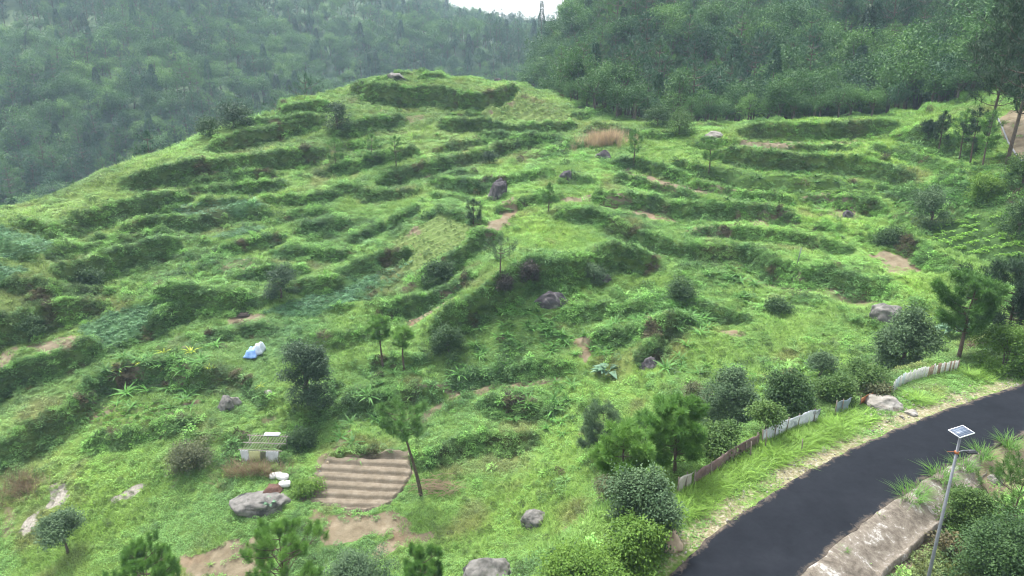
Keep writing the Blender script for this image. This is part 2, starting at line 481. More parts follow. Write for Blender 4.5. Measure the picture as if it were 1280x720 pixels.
def bil(G, X, Y):
    X = np.asarray(X, float); Y = np.asarray(Y, float)
    fx = np.clip((X - X0) / DS, 0, len(gx) - 1.001); fy = np.clip((Y - Y0) / DS, 0, len(gy) - 1.001)
    ix = fx.astype(int); iy = fy.astype(int); fx = fx - ix; fy = fy - iy
    return (G[iy, ix] * (1 - fx) + G[iy, ix + 1] * fx) * (1 - fy) + (G[iy + 1, ix] * (1 - fx) + G[iy + 1, ix + 1] * fx) * fy
def inside(X, Y): return (X > X0) & (X < gx[-1]) & (Y > Y0) & (Y < gy[-1])

def far_z(X, Y): return base_z(X, Y) + (fbm(X, Y, 30, 3, 51) - 0.5) * 5 * np.clip((Y - 150) / 60, 0, 1)
def gz(X, Y):
    """height of the finished ground"""
    X = np.asarray(X, float); Y = np.asarray(Y, float)
    ins = inside(X, Y)
    out = np.where(ins, bil(GZ, X, Y), 0)
    if (~ins).any(): out = np.where(ins, out, far_z(X, Y))
    return out
def ground_at(px, py):
    w = march(gz, [px], [py])[0]
    return Vector((float(w[0]), float(w[1]), float(w[2])))

SOILG = np.zeros(GX.shape)
for s, q in SOILW: SOILG = np.maximum(SOILG, (s if s >= .75 else s * 0.92) * in_poly(GX, GY, q, 0.8 if s < 1 else 0.3))
GREYG = np.zeros(GX.shape)
for q in GREYW: GREYG = np.maximum(GREYG, in_poly(GX, GY, q, 0.5))
_gyy, _gxx = np.gradient(GZ, DS)
SLOPE = np.hypot(_gxx, _gyy)
_su, _sl = road_dist(GX, GY)
VERGE = np.clip(1.15 - np.abs(_su - 0.5) * 0.55, 0, 1) * (_su > -0.3) * (0.55 + 0.6 * fbm(GX, GY, 3, 3, 44))      # gravelly strip beyond the road
APRON = ((_sl > -0.3) & (_sl < 2.2) & (_su < 0)).astype(float)
# ------------------------------------------------------------ mesh helpers
def np_mesh(name, V, F, mats=(), attrs=None, smooth=False, mat_idx=None):
    """V (n,3), F list of arrays with the same number of corners each, or one array"""
    me = bpy.data.meshes.new(name)
    V = np.asarray(V, np.float32)
    if not isinstance(F, (list, tuple)): F = [F]
    F = [np.asarray(f, np.int32) for f in F if len(f)]
    nl = sum(f.size for f in F); nf = sum(len(f) for f in F)
    me.vertices.add(len(V)); me.vertices.foreach_set('co', V.ravel())
    me.loops.add(nl); me.polygons.add(nf)
    me.loops.foreach_set('vertex_index', np.concatenate([f.ravel() for f in F]))
    cnt = np.concatenate([np.full(len(f), f.shape[1], np.int32) for f in F])
    me.polygons.foreach_set('loop_start', np.r_[0, np.cumsum(cnt)[:-1]].astype(np.int32))
    me.polygons.foreach_set('loop_total', cnt)
    if smooth: me.polygons.foreach_set('use_smooth', np.ones(nf, bool))
    if mat_idx is not None: me.polygons.foreach_set('material_index', np.asarray(mat_idx, np.int32))
    me.update(calc_edges=True)
    for m in mats: me.materials.append(m)
    for k, (dom, typ, data) in (attrs or {}).items():
        a = me.attributes.new(k, typ, dom)
        a.data.foreach_set('color' if 'COLOR' in typ else ('vector' if typ == 'FLOAT_VECTOR' else 'value'), np.asarray(data, np.float32).ravel())
    return me

class MB:
    """collects shapes for one mesh object"""
    def __init__(s): s.V = []; s.F3 = []; s.F4 = []; s.n = 0; s.smooth = False
    def add(s, V, F4=(), F3=()):
        V = np.asarray(V, float).reshape(-1, 3)
        if len(F4): s.F4.append(np.asarray(F4, int) + s.n)
        if len(F3): s.F3.append(np.asarray(F3, int) + s.n)
        s.V.append(V); s.n += len(V)
    def box(s, c, size, rot=None, bevel=0.0):
        c = np.array(c, float); h = np.array(size, float) / 2
        V = np.array([[x, y, z] for x in (-1, 1) for y in (-1, 1) for z in (-1, 1)], float) * h
        if rot is not None: V = V @ np.array(rot.to_3x3() if hasattr(rot, 'to_3x3') else rot).T
        s.add(V + c, [(0,1,3,2),(4,6,7,5),(0,4,5,1),(2,3,7,6),(0,2,6,4),(1,5,7,3)])
    def tube(s, pts, rad, n=7, cap=True):
        pts = np.asarray(pts, float); m = len(pts)
        rad = np.full(m, rad, float) if np.isscalar(rad) else np.asarray(rad, float)
        t = np.gradient(pts, axis=0); t /= np.linalg.norm(t, axis=1)[:, None] + 1e-9
        up = np.array([0.0, 0, 1]) if abs(t[0][2]) < 0.9 else np.array([1.0, 0, 0])
        a = np.arange(n) / n * 2 * pi; V = []
        for i in range(m):
            u = np.cross(t[i], up); u /= np.linalg.norm(u) + 1e-9
            w = np.cross(u, t[i]); up = w
            V.append(pts[i] + rad[i] * (np.cos(a)[:, None] * u + np.sin(a)[:, None] * w))
        V = np.concatenate(V); F = []
        for i in range(m - 1):
            for j in range(n):
                F.append((i * n + j, i * n + (j + 1) % n, (i + 1) * n + (j + 1) % n, (i + 1) * n + j))
        T = []
        if cap:
            V = np.r_[V, [pts[0]], [pts[-1]]]
            for j in range(n):
                T.append((m * n, (j + 1) % n, j)); T.append((m * n + 1, (m - 1) * n + j, (m - 1) * n + (j + 1) % n))
        s.add(V, F, T)
    def mesh(s, name, mats=(), attrs=None, smooth=False):
        F = []
        if s.F4: F.append(np.concatenate(s.F4))
        if s.F3: F.append(np.concatenate(s.F3))
        return np_mesh(name, np.concatenate(s.V), F, mats, attrs, smooth)

def link(name, me, parent=None, loc=None, rotz=0.0, scale=None):
    o = bpy.data.objects.new(name, me); COL.objects.link(o)
    if parent is not None: o.parent = parent
    if loc is not None: o.location = loc
    if rotz: o.rotation_euler.z = rotz
    if scale is not None: o.scale = (scale,) * 3 if np.isscalar(scale) else scale
    return o
def tag(o, label=None, cat=None, group=None, kind=None):
    if label: o['label'] = label
    if cat: o['category'] = cat
    if group: o['group'] = group
    if kind: o['kind'] = kind
    return o
def empty(name, loc, label, cat, rotz=0.0, group=None, scale=None):
    o = bpy.data.objects.new(name, None); COL.objects.link(o)
    o.empty_display_size = 0.3
    o.location = loc; o.rotation_euler.z = rotz
    if scale is not None: o.scale = (scale,) * 3 if np.isscalar(scale) else scale
    return tag(o, label, cat, group)

def leaves(C, D, L, W, up=None, fold=0.25, curl=0.2):
    """rhombic folded leaves: base C, direction D, length L, width W -> V, F3"""
    C = np.asarray(C, float); D = np.asarray(D, float); n = len(C)
    D = D / (np.linalg.norm(D, axis=1)[:, None] + 1e-9)
    L = np.broadcast_to(L, (n,))[:, None]; W = np.broadcast_to(W, (n,))[:, None]
    if up is None: up = np.tile([0, 0, 1.0], (n, 1))
    S = np.cross(D, up); S /= np.linalg.norm(S, axis=1)[:, None] + 1e-9
    N = np.cross(S, D)
    mid = C + D * L * 0.45
    a = mid + S * W * 0.5 + N * W * fold; b = mid - S * W * 0.5 + N * W * fold
    tip = C + D * L - N * L * curl
    V = np.stack([C, a, tip, b], 1).reshape(-1, 3)
    i = np.arange(n)[:, None] * 4
    F = np.concatenate([i + np.array([[0, 1, 2]]), i + np.array([[0, 2, 3]])], 0)
    return V, F

def blades(C, D, L, W, bend, seg=2):
    """grass blades / long leaves: strips that arch over. C base, D horizontal lean dir + up, L length"""
    n = len(C); C = np.asarray(C, float); D = np.asarray(D, float)
    H = D.copy(); H[:, 2] = 0; H /= np.linalg.norm(H, axis=1)[:, None] + 1e-9
    S = np.c_[-H[:, 1], H[:, 0], np.zeros(n)]
    L = np.broadcast_to(L, (n,))[:, None]; W = np.broadcast_to(W, (n,))[:, None]; bend = np.broadcast_to(bend, (n,))[:, None]
    Dn = D / (np.linalg.norm(D, axis=1)[:, None] + 1e-9)
    rows = []
    for k in range(seg + 1):
        t = k / seg
        p = C + Dn * L * t + H * (bend * L * t * t) - np.array([0, 0, 1.0]) * (bend * L * t * t * 0.75)
        w = W * 0.5 * (1 - t) ** 0.7 if k < seg else W * 0.0
        if k == 0: w = W * 0.35
        rows.append((p, w))
    V = []
    for k, (p, w) in enumerate(rows):
        if k < seg: V += [p - S * w, p + S * w]
        else: V += [p]
    V = np.stack(V, 1); m = V.shape[1]; V = V.reshape(-1, 3)
    i = np.arange(n)[:, None] * m; F4 = []
    for k in range(seg - 1): F4.append(i + np.array([[2 * k, 2 * k + 1, 2 * k + 3, 2 * k + 2]]))
    F3 = i + np.array([[2 * seg - 2, 2 * seg - 1, 2 * seg]])
    return V, (np.concatenate(F4) if F4 else np.zeros((0, 4), int)), F3

def rnd_dirs(n, rng, zmin=-1.0):
    z = rng.uniform(zmin, 1, n); a = rng.uniform(0, 2 * pi, n); r = np.sqrt(1 - z * z)
    return np.c_[r * np.cos(a), r * np.sin(a), z]

# ------------------------------------------------------------ materials
def new_mat(name):
    m = bpy.data.materials.new(name); m.use_nodes = True
    nt = m.node_tree; nt.nodes.clear()
    out = nt.nodes.new('ShaderNodeOutputMaterial')
    return m, nt, out
def nd(nt, typ, **kw):
    n = nt.nodes.new(typ)
    for k, v in kw.items():
        if k.startswith('i_'):
            key = k[2:]; key = int(key) if key.isdigit() else key
            n.inputs[key].default_value = v
        else: setattr(n, k, v)
    return n
def ramp(nt, stops, fac=None):
    r = nt.nodes.new('ShaderNodeValToRGB'); e = r.color_ramp.elements
    while len(e) < len(stops): e.new(0.5)
    for x, (p, c) in zip(e, stops): x.position = p; x.color = (*c, 1) if len(c) == 3 else c
    if fac is not None: nt.links.new(fac, r.inputs[0])
    return r
def noise(nt, scale, detail=4, rough=0.6, vec=None, dist=0.0):
    n = nd(nt, 'ShaderNodeTexNoise', i_Scale=scale, i_Detail=detail, i_Roughness=rough, i_Distortion=dist)
    if vec is not None: nt.links.new(vec, n.inputs['Vector'])
    return n
def mixc(nt, fac, a, b, mode='MIX'):
    m = nt.nodes.new('ShaderNodeMix'); m.data_type = 'RGBA'; m.blend_type = mode
    for s, v in ((m.inputs['Factor'], fac), (m.inputs['A'], a), (m.inputs['B'], b)):
        if isinstance(v, (int, float)): s.default_value = v
        elif isinstance(v, (tuple, list)): s.default_value = (*v, 1) if len(v) == 3 else v
        else: nt.links.new(v, s)
    return m.outputs['Result']
def mth(nt, op, a, b=0.0, clamp=False):
    m = nt.nodes.new('ShaderNodeMath'); m.operation = op; m.use_clamp = clamp
    for s, v in ((m.inputs[0], a), (m.inputs[1], b)):
        if isinstance(v, (int, float)): s.default_value = v
        else: nt.links.new(v, s)
    return m.outputs[0]

def surf_mat(name, c1, c2, scale=4.0, rough=0.85, bump=0.3, bscale=None, c3=None, metallic=0.0, spec=0.3):
    """two/three tone procedural surface with bump, in object space"""
    m, nt, out = new_mat(name)
    tc = nt.nodes.new('ShaderNodeTexCoord')
    n1 = noise(nt, scale, 6, 0.65, tc.outputs['Object'])
    col = ramp(nt, [(0.3, c1), (0.7, c2)], n1.outputs[0]).outputs[0]
    if c3 is not None:
        n3 = noise(nt, scale * 0.45, 5, 0.6, tc.outputs['Object'], 0.6)
        col = mixc(nt, ramp(nt, [(0.52, (0, 0, 0)), (0.62, (1, 1, 1))], n3.outputs[0]).outputs[0], col, c3)
    b = nd(nt, 'ShaderNodeBsdfPrincipled', i_Roughness=rough, i_Metallic=metallic)
    b.inputs['Specular IOR Level'].default_value = spec
    nt.links.new(col, b.inputs['Base Color'])
    if bump:
        nb = noise(nt, bscale or scale * 4, 5, 0.7, tc.outputs['Object'])
        bp = nd(nt, 'ShaderNodeBump', i_Strength=bump, i_Distance=0.05)
        nt.links.new(nb.outputs[0], bp.inputs['Height']); nt.links.new(bp.outputs[0], b.inputs['Normal'])
    nt.links.new(b.outputs[0], out.inputs[0])
    return m

def leaf_mat(name, dark, light, warm=None, transl=0.3, use_tint=False, world_scale=0.35, rw=0.25):
    """foliage: the colour varies leaf to leaf (attribute 'var'), plant to plant, and place to place"""
    m, nt, out = new_mat(name)
    at = nd(nt, 'ShaderNodeAttribute', attribute_name='var')
    oi = nt.nodes.new('ShaderNodeObjectInfo')
    geo = nt.nodes.new('ShaderNodeNewGeometry')
    wn = noise(nt, world_scale, 3, 0.6, geo.outputs['Position'])
    f = mth(nt, 'MULTIPLY', at.outputs['Fac'], 0.80 - rw)
    f = mth(nt, 'ADD', f, mth(nt, 'MULTIPLY', oi.outputs['Random'], rw))
    f = mth(nt, 'ADD', f, mth(nt, 'MULTIPLY', mth(nt, 'SUBTRACT', wn.outputs[0], 0.3), 0.5), True)
    stops = [(0.0, dark), (0.55, tuple((a + b) / 2 for a, b in zip(dark, light))), (1.0, light)]
    col = ramp(nt, stops, f).outputs[0]
    if warm is not None:
        k = ramp(nt, [(0.90, (0, 0, 0)), (0.97, (1, 1, 1))], at.outputs['Fac']).outputs[0]
        col = mixc(nt, k, col, warm)
    if use_tint:
        ti = nd(nt, 'ShaderNodeAttribute', attribute_name='tint', attribute_type='INSTANCER')
        v = mth(nt, 'ADD', mth(nt, 'MULTIPLY', at.outputs['Fac'], 0.55), 0.78)
        vm = nt.nodes.new('ShaderNodeVectorMath'); vm.operation = 'SCALE'
        nt.links.new(ti.outputs['Color'], vm.inputs[0]); nt.links.new(v, vm.inputs['Scale'])
        col = vm.outputs[0]
    d = nd(nt, 'ShaderNodeBsdfPrincipled', i_Roughness=0.6)
    d.inputs['Specular IOR Level'].default_value = 0.25
    nt.links.new(col, d.inputs['Base Color'])
    t = nt.nodes.new('ShaderNodeBsdfTranslucent'); nt.links.new(col, t.inputs[0])
    mx = nd(nt, 'ShaderNodeMixShader', i_0=transl)
    nt.links.new(d.outputs[0], mx.inputs[1]); nt.links.new(t.outputs[0], mx.inputs[2])
    nt.links.new(mx.outputs[0], out.inputs[0])
    return m
# ------------------------------------------------------------ ground sheets
def grid_faces(ny, nx):
    i = np.arange(ny - 1)[:, None] * nx + np.arange(nx - 1)[None, :]
    return np.stack([i, i + 1, i + nx + 1, i + nx], -1).reshape(-1, 4)

def ground_mat():
    m, nt, out = new_mat('hillside_ground')
    geo = nt.nodes.new('ShaderNodeNewGeometry'); P = geo.outputs['Position']
    so = nd(nt, 'ShaderNodeAttribute', attribute_name='soil')
    gr = nd(nt, 'ShaderNodeAttribute', attribute_name='grey')
    vg = nd(nt, 'ShaderNodeAttribute', attribute_name='verge')
    ti = nd(nt, 'ShaderNodeAttribute', attribute_name='tint')
    n1 = noise(nt, 0.9, 8, 0.7, P); n2 = noise(nt, 7.0, 5, 0.7, P); n3 = noise(nt, 0.25, 4, 0.6, P)
    v = mth(nt, 'ADD', mth(nt, 'MULTIPLY', n2.outputs[0], 1.1), 0.2)
    vm = nt.nodes.new('ShaderNodeVectorMath'); vm.operation = 'SCALE'
    nt.links.new(ti.outputs['Color'], vm.inputs[0]); nt.links.new(v, vm.inputs['Scale'])
    soil = ramp(nt, [(0.25, (0.085, 0.058, 0.036)), (0.45, (0.125, 0.102, 0.066)), (0.62, (0.18, 0.150, 0.102)), (0.8, (0.25, 0.212, 0.150))], n1.outputs[0]).outputs[0]
    red = mixc(nt, ramp(nt, [(0.55, (0, 0, 0)), (0.7, (0.16, 0.16, 0.16))], n3.outputs[0]).outputs[0], soil, (0.27, 0.105, 0.05))
    thr = mth(nt, 'ADD', mth(nt, 'MULTIPLY', n2.outputs[0], 0.7), mth(nt, 'MULTIPLY', n1.outputs[0], 0.3))
    k = mth(nt, 'MULTIPLY', mth(nt, 'SUBTRACT', mth(nt, 'ADD', so.outputs['Fac'], 0.0), mth(nt, 'MULTIPLY', thr, 0.9)), 6.0, True)
    col = mixc(nt, k, vm.outputs[0], red)
    stone = ramp(nt, [(0.3, (0.13, 0.12, 0.10)), (0.5, (0.22, 0.20, 0.17)), (0.7, (0.33, 0.31, 0.27))], n2.outputs[0]).outputs[0]
    k2 = mth(nt, 'MULTIPLY', mth(nt, 'SUBTRACT', gr.outputs['Fac'], mth(nt, 'MULTIPLY', thr, 0.8)), 7.0, True)
    col = mixc(nt, k2, col, stone)
    n5 = noise(nt, 3.0, 6, 0.75, P)
    k3 = mth(nt, 'MULTIPLY', mth(nt, 'SUBTRACT', vg.outputs['Fac'], mth(nt, 'MULTIPLY', n5.outputs[0], 1.3)), 5.0, True)
    vcol = ramp(nt, [(0.35, (0.13, 0.12, 0.06)), (0.5, (0.20, 0.18, 0.11)), (0.68, (0.34, 0.31, 0.24))], n2.outputs[0]).outputs[0]
    col = mixc(nt, k3, col, vcol)
    b = nd(nt, 'ShaderNodeBsdfPrincipled', i_Roughness=0.95)
    b.inputs['Specular IOR Level'].default_value = 0.1
    nt.links.new(col, b.inputs['Base Color'])
    nb = noise(nt, 9.0, 6, 0.7, P)
    bp = nd(nt, 'ShaderNodeBump', i_Strength=0.6, i_Distance=0.12)
    nt.links.new(nb.outputs[0], bp.inputs['Height']); nt.links.new(bp.outputs[0], b.inputs['Normal'])
    nt.links.new(b.outputs[0], out.inputs[0])
    return m
M_ground = ground_mat()

# colour of the grass from place to place (albedo of the species that grow there)
LIME = np.array([0.190, 0.308, 0.054]); MIDG = np.array([0.134, 0.236, 0.062]); DARKG = np.array([0.062, 0.130, 0.040])
BLUEG = np.array([0.085, 0.190, 0.085]); DRY = np.array([0.24, 0.22, 0.085]); OLIVE = np.array([0.175, 0.245, 0.075])
TB = [ # px, py, radius px, colour, weight
 (100,250,120,OLIVE,.7),(480,110,80,OLIVE,.6),(680,140,50,OLIVE,.8),(560,180,60,OLIVE,.5),(330,190,80,OLIVE,.5),(60,360,60,OLIVE,.6),(560,140,50,OLIVE,.5),
 (20,380,40,DRY,.25),(40,520,60,OLIVE,.5),(130,520,60,LIME,.5),
 (690,300,45,LIME,.9),(620,370,30,LIME,.6),(560,400,40,LIME,.5),(730,330,30,LIME,.7),
 (1000,200,150,LIME,.55),(1080,160,80,LIME,.7),(900,300,60,MIDG,.5),(1000,390,120,MIDG,.35),(1000,440,80,LIME,.4),(1150,360,40,LIME,.6),
 (880,420,40,LIME,.6),(640,640,80,LIME,.7),(560,620,50,LIME,.5),(720,500,90,LIME,.5),(800,480,50,LIME,.6),(900,620,60,LIME,.6),(160,590,90,LIME,.7),(100,640,60,LIME,.5),
 (250,660,70,MIDG,.4),(420,560,30,LIME,.6),(480,430,70,MIDG,.6),(300,440,60,OLIVE,.4),(250,350,60,DARKG,.3),(560,320,50,MIDG,.5),
 (620,430,90,MIDG,.6),(800,400,60,MIDG,.5),(620,560,70,MIDG,.4),(1210,250,60,DARKG,.6),(860,520,60,DARKG,.35),(1230,440,60,OLIVE,.4),(30,600,30,DRY,.6),
 (757,165,30,DRY,.6),(960,180,40,DRY,.4),(1190,470,40,OLIVE,.7),(640,120,40,OLIVE,.5),(400,340,50,MIDG,.3),(360,420,40,BLUEG,.5),(640,500,40,MIDG,.3),
]
TBW = march(base_z, [t[0] for t in TB], [t[1] for t in TB])
TBR = [t[2] * w[1] / FPX for t, w in zip(TB, TBW)]
def tint_at(X, Y, seed=0):
    n = fbm(X, Y, 7, 4, 61); n2 = fbm(X, Y, 1.6, 3, 62); n3 = fbm(X, Y, 18, 3, 63)
    f = np.clip((n - 0.5) * 1.7 + (n2 - 0.5) * 1.3 + 0.56, 0, 1)[..., None]
    c = DARKG * (1 - f) * 0.35 + MIDG * (1 - np.abs(f - 0.45)) * 0.9 + LIME * f * 0.55
    for (px, py, r, col, w), p, R in zip(TB, TBW, TBR):
        # a pixel blob is longer in depth than in width on this slope
        k = w * np.exp(-(((X - p[0]) / R) ** 2 + ((Y - p[1]) / (R * 1.6)) ** 2)) 
        k = np.clip(k * (0.6 + 0.8 * n2), 0, 1)[..., None]
        c = c * (1 - k) + col * k * (0.75 + 0.5 * n[..., None])
    for kk, col, w in (('cabb', BLUEG, .8), ('blue1', BLUEG, .8), ('blue2', BLUEG, .5), ('blue3', BLUEG, .7), ('blue4', BLUEG, .8), ('blue5', BLUEG, .8), ('bean1', BLUEG, .5), ('stripe', OLIVE, .8), ('knollR', OLIVE, .6), ('veg', DARKG, .75), ('rowsG', DARKG, .5)):
        k = (in_poly(X, Y, ZW[kk], 0.5) * w)[..., None]
        c = c * (1 - k) + col * k
    dry = np.clip((fbm(X, Y, 4.5, 3, 64) - 0.64) * 5, 0, 0.6)[..., None]
    return c * (1 - dry) + DRY * 0.7 * dry

TINTG = tint_at(GX, GY)
_soil = np.clip(SOILG + BANK * 0.25 + np.clip((fbm(GX, GY, 3.0, 3, 71) - 0.70) * 4, 0, 0.5) * (BANK < .2), 0, 1.1)
_soil = np.where(APRON > 0, 0.9, _soil)
V = np.stack([GX, GY, GZ], -1).reshape(-1, 3)
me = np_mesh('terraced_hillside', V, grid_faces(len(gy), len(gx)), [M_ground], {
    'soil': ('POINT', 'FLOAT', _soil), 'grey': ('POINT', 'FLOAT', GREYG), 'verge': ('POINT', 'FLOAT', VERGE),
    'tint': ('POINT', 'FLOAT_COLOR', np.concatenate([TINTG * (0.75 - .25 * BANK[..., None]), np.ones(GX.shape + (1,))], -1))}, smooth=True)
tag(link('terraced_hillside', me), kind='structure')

# far hills: one coarse sheet round the near one, its inner edge tucked 0.6 m under it
fx = np.arange(-700, 701, 7.0); fy = np.arange(-80, 1101, 7.0)
FX, FY = np.meshgrid(fx, fy)
FZ = far_z(FX, FY)
inn = (FX > X0 + 1) & (FX < gx[-1] - 1) & (FY > Y0 + 1) & (FY < gy[-1] - 1)
near_edge = np.clip(1 - np.minimum.reduce([np.abs(FX - X0) + 1e3 * 0, FX * 0 + 1e3]) / 1e3, 0, 1)
FZ = np.where(inn, FZ - 12, FZ - 0.8)
_OPEN = [(60,38,26,.6),(105,52,24,.6),(20,25,22,.5),(240,120,14,.9),(160,140,18,.5),(190,100,14,.6),(60,75,26,.5),(300,95,16,.4),(175,60,16,.5),(10,70,20,.4),(205,90,10,.6),(225,105,10,.6)]
OPW = march(far_z, [o[0] for o in _OPEN], [o[1] for o in _OPEN], y0=150)
def open_at(X, Y):
    o = np.zeros(X.shape)
    for (a, b, rr, w_), p in zip(_OPEN, OPW):
        R = rr * p[1] / FPX; o = np.maximum(o, w_ * np.exp(-(((X - p[0]) / R) ** 2 + ((Y - p[1]) / (R * 2.2)) ** 2)))
    return np.clip(o * (.5 + 1.1 * fbm(X, Y, 12, 3, 133)), 0, 1)
def hill_mat():
    m, nt, out = new_mat('forest_floor')
    geo = nt.nodes.new('ShaderNodeNewGeometry'); P = geo.outputs['Position']
    n1 = noise(nt, 0.06, 6, 0.7, P); n2 = noise(nt, 0.6, 5, 0.7, P)
    c = ramp(nt, [(0.3, (0.015, 0.032, 0.012)), (0.55, (0.035, 0.075, 0.02)), (0.72, (0.07, 0.12, 0.035)), (0.85, (0.12, 0.13, 0.06))], mth(nt, 'ADD', mth(nt, 'MULTIPLY', n1.outputs[0], 0.6), mth(nt, 'MULTIPLY', n2.outputs[0], 0.4))).outputs[0]
    op = nd(nt, 'ShaderNodeAttribute', attribute_name='clearing')
    c = mixc(nt, op.outputs['Fac'], c, ramp(nt, [(.35, (.06, .11, .035)), (.6, (.12, .16, .06)), (.75, (.18, .17, .10))], n2.outputs[0]).outputs[0])
    b = nd(nt, 'ShaderNodeBsdfPrincipled', i_Roughness=0.95); nt.links.new(c, b.inputs['Base Color'])
    nt.links.new(b.outputs[0], out.inputs[0]); return m
me = np_mesh('hills', np.stack([FX, FY, FZ], -1).reshape(-1, 3), grid_faces(len(fy), len(fx)), [hill_mat()], {'clearing': ('POINT', 'FLOAT', open_at(FX, FY))}, smooth=True)
tag(link('hills', me), kind='structure')

# ------------------------------------------------------------ road, concrete apron with its lip
def asphalt():
    m, nt, out = new_mat('asphalt')
    geo = nt.nodes.new('ShaderNodeNewGeometry'); P = geo.outputs['Position']
    n1 = noise(nt, 0.5, 6, 0.65, P, 0.4); n2 = noise(nt, 40, 3, 0.8, P); n3 = noise(nt, 2.2, 6, 0.7, P, 1.0)
    c = ramp(nt, [(0.35, (0.0045, 0.0056, 0.0085)), (0.52, (0.0085, 0.0100, 0.0140)), (0.80, (0.016, 0.018, 0.023))], mth(nt, 'ADD', mth(nt, 'MULTIPLY', n1.outputs[0], 0.6), mth(nt, 'MULTIPLY', n3.outputs[0], 0.4))).outputs[0]
    c = mixc(nt, mth(nt, 'MULTIPLY', n2.outputs[0], 0.35), c, (0.022, 0.024, 0.027))
    ed = nd(nt, 'ShaderNodeAttribute', attribute_name='edge')
    dust = mth(nt, 'MULTIPLY', mth(nt, 'SUBTRACT', mth(nt, 'MULTIPLY', ed.outputs['Fac'], .72), n3.outputs[0]), 2.5, True)
    c = mixc(nt, dust, c, (0.16, 0.13, 0.10))
    b = nd(nt, 'ShaderNodeBsdfPrincipled', i_Roughness=0.9); nt.links.new(c, b.inputs['Base Color'])
    b.inputs['Specular IOR Level'].default_value = 0.04
    bp = nd(nt, 'ShaderNodeBump', i_Strength=0.15, i_Distance=0.006)
    nt.links.new(n2.outputs[0], bp.inputs['Height']); nt.links.new(bp.outputs[0], b.inputs['Normal'])
    nt.links.new(b.outputs[0], out.inputs[0]); return m
NR, NC = len(R_up) * 3, 11
def resamp(q, n):
    t = np.linspace(0, 1, len(q)); u = np.linspace(0, 1, n)
    return np.c_[np.interp(u, t, q[:, 0]), np.interp(u, t, q[:, 1])]
_u = resamp(R_up, NR); _l = resamp(R_lo, NR)
# ragged tarmac edge
_n1 = (fbm(_u[:, 0], _u[:, 1], 0.7, 3, 81) - 0.5) * 0.28; _n2 = (fbm(_l[:, 0], _l[:, 1], 0.7, 3, 82) - 0.5) * 0.28
_dir = (_u - _l) / np.linalg.norm(_u - _l, axis=1)[:, None]
_u2 = _u + _dir * _n1[:, None]; _l2 = _l - _dir * _n2[:, None]
s = np.array([-0.012, 0, .03, .1, .25, .5, .75, .9, .97, 1, 1.012])
zz = np.array([-0.16, 0, 0, .012, .03, .045, .03, .012, 0, 0, -0.16]) + RZ
RV = np.zeros((NR, NC, 3))
for j in range(NC):
    RV[:, j, :2] = _l2 * (1 - s[j]) + _u2 * s[j]; RV[:, j, 2] = zz[j]
ed = np.tile(np.array([1, .9, .8, .5, .2, .1, .2, .5, .8, .9, 1.0]), (NR, 1))
me = np_mesh('road', RV.reshape(-1, 3), grid_faces(NR, NC)[:, ::-1], [asphalt()], {'edge': ('POINT', 'FLOAT', ed)}, smooth=True)
tag(link('road', me), kind='structure')

def apron_mat():
    m, nt, out = new_mat('dirty_concrete')
    geo = nt.nodes.new('ShaderNodeNewGeometry'); P = geo.outputs['Position']
    n1 = noise(nt, 0.9, 6, 0.7, P, 0.8); n2 = noise(nt, 6, 6, 0.75, P); n3 = noise(nt, 30, 4, 0.7, P)
    c = ramp(nt, [(0.40, (0.055, 0.044, 0.032)), (0.49, (0.115, 0.096, 0.072)), (0.55, (0.15, 0.13, 0.105)), (0.59, (0.28, 0.27, 0.245)), (0.68, (0.42, 0.41, 0.39))], mth(nt, 'ADD', mth(nt, 'MULTIPLY', n1.outputs[0], 0.65), mth(nt, 'MULTIPLY', n2.outputs[0], 0.35))).outputs[0]
    b = nd(nt, 'ShaderNodeBsdfPrincipled', i_Roughness=0.85); nt.links.new(c, b.inputs['Base Color'])
    bp = nd(nt, 'ShaderNodeBump', i_Strength=0.6, i_Distance=0.06)
    nt.links.new(mth(nt, 'ADD', n3.outputs[0], n2.outputs[0]), bp.inputs['Height']); nt.links.new(bp.outputs[0], b.inputs['Normal'])
    nt.links.new(b.outputs[0], out.inputs[0]); return m
M_apron = apron_mat()
i0, i1 = int(NR * 0.02), int(NR * 0.36)
A_lo = _l2[i0:i1]; A_d = -_dir[i0:i1]; na = len(A_lo)
prof = [(-0.12,-0.06),(0.05,0.012),(0.35,-0.02),(0.7,-0.12),(1.05,-0.25),(1.35,-0.42),(1.62,-0.52),(1.78,-0.54),(1.80,-0.45),(1.90,-0.45),(1.97,-0.75)]
wide = np.interp(np.linspace(0, 1, na), [0, .25, .6, .85, 1], [1.3, 1.1, .95, 0.7, 0.2])
AV = np.zeros((na, len(prof), 3))
for j, (o, h) in enumerate(prof):
    AV[:, j, :2] = A_lo + A_d * (o * wide)[:, None]
    lump = (fbm(AV[:, j, 0], AV[:, j, 1], 0.8, 4, 91) - 0.5) * (0.10 if 2 <= j <= 6 else 0.06)
    AV[:, j, 2] = RZ + h + lump
me = np_mesh('concrete_verge', AV.reshape(-1, 3), grid_faces(na, len(prof)), [M_apron], smooth=True)
tag(link('concrete_verge', me), kind='structure')

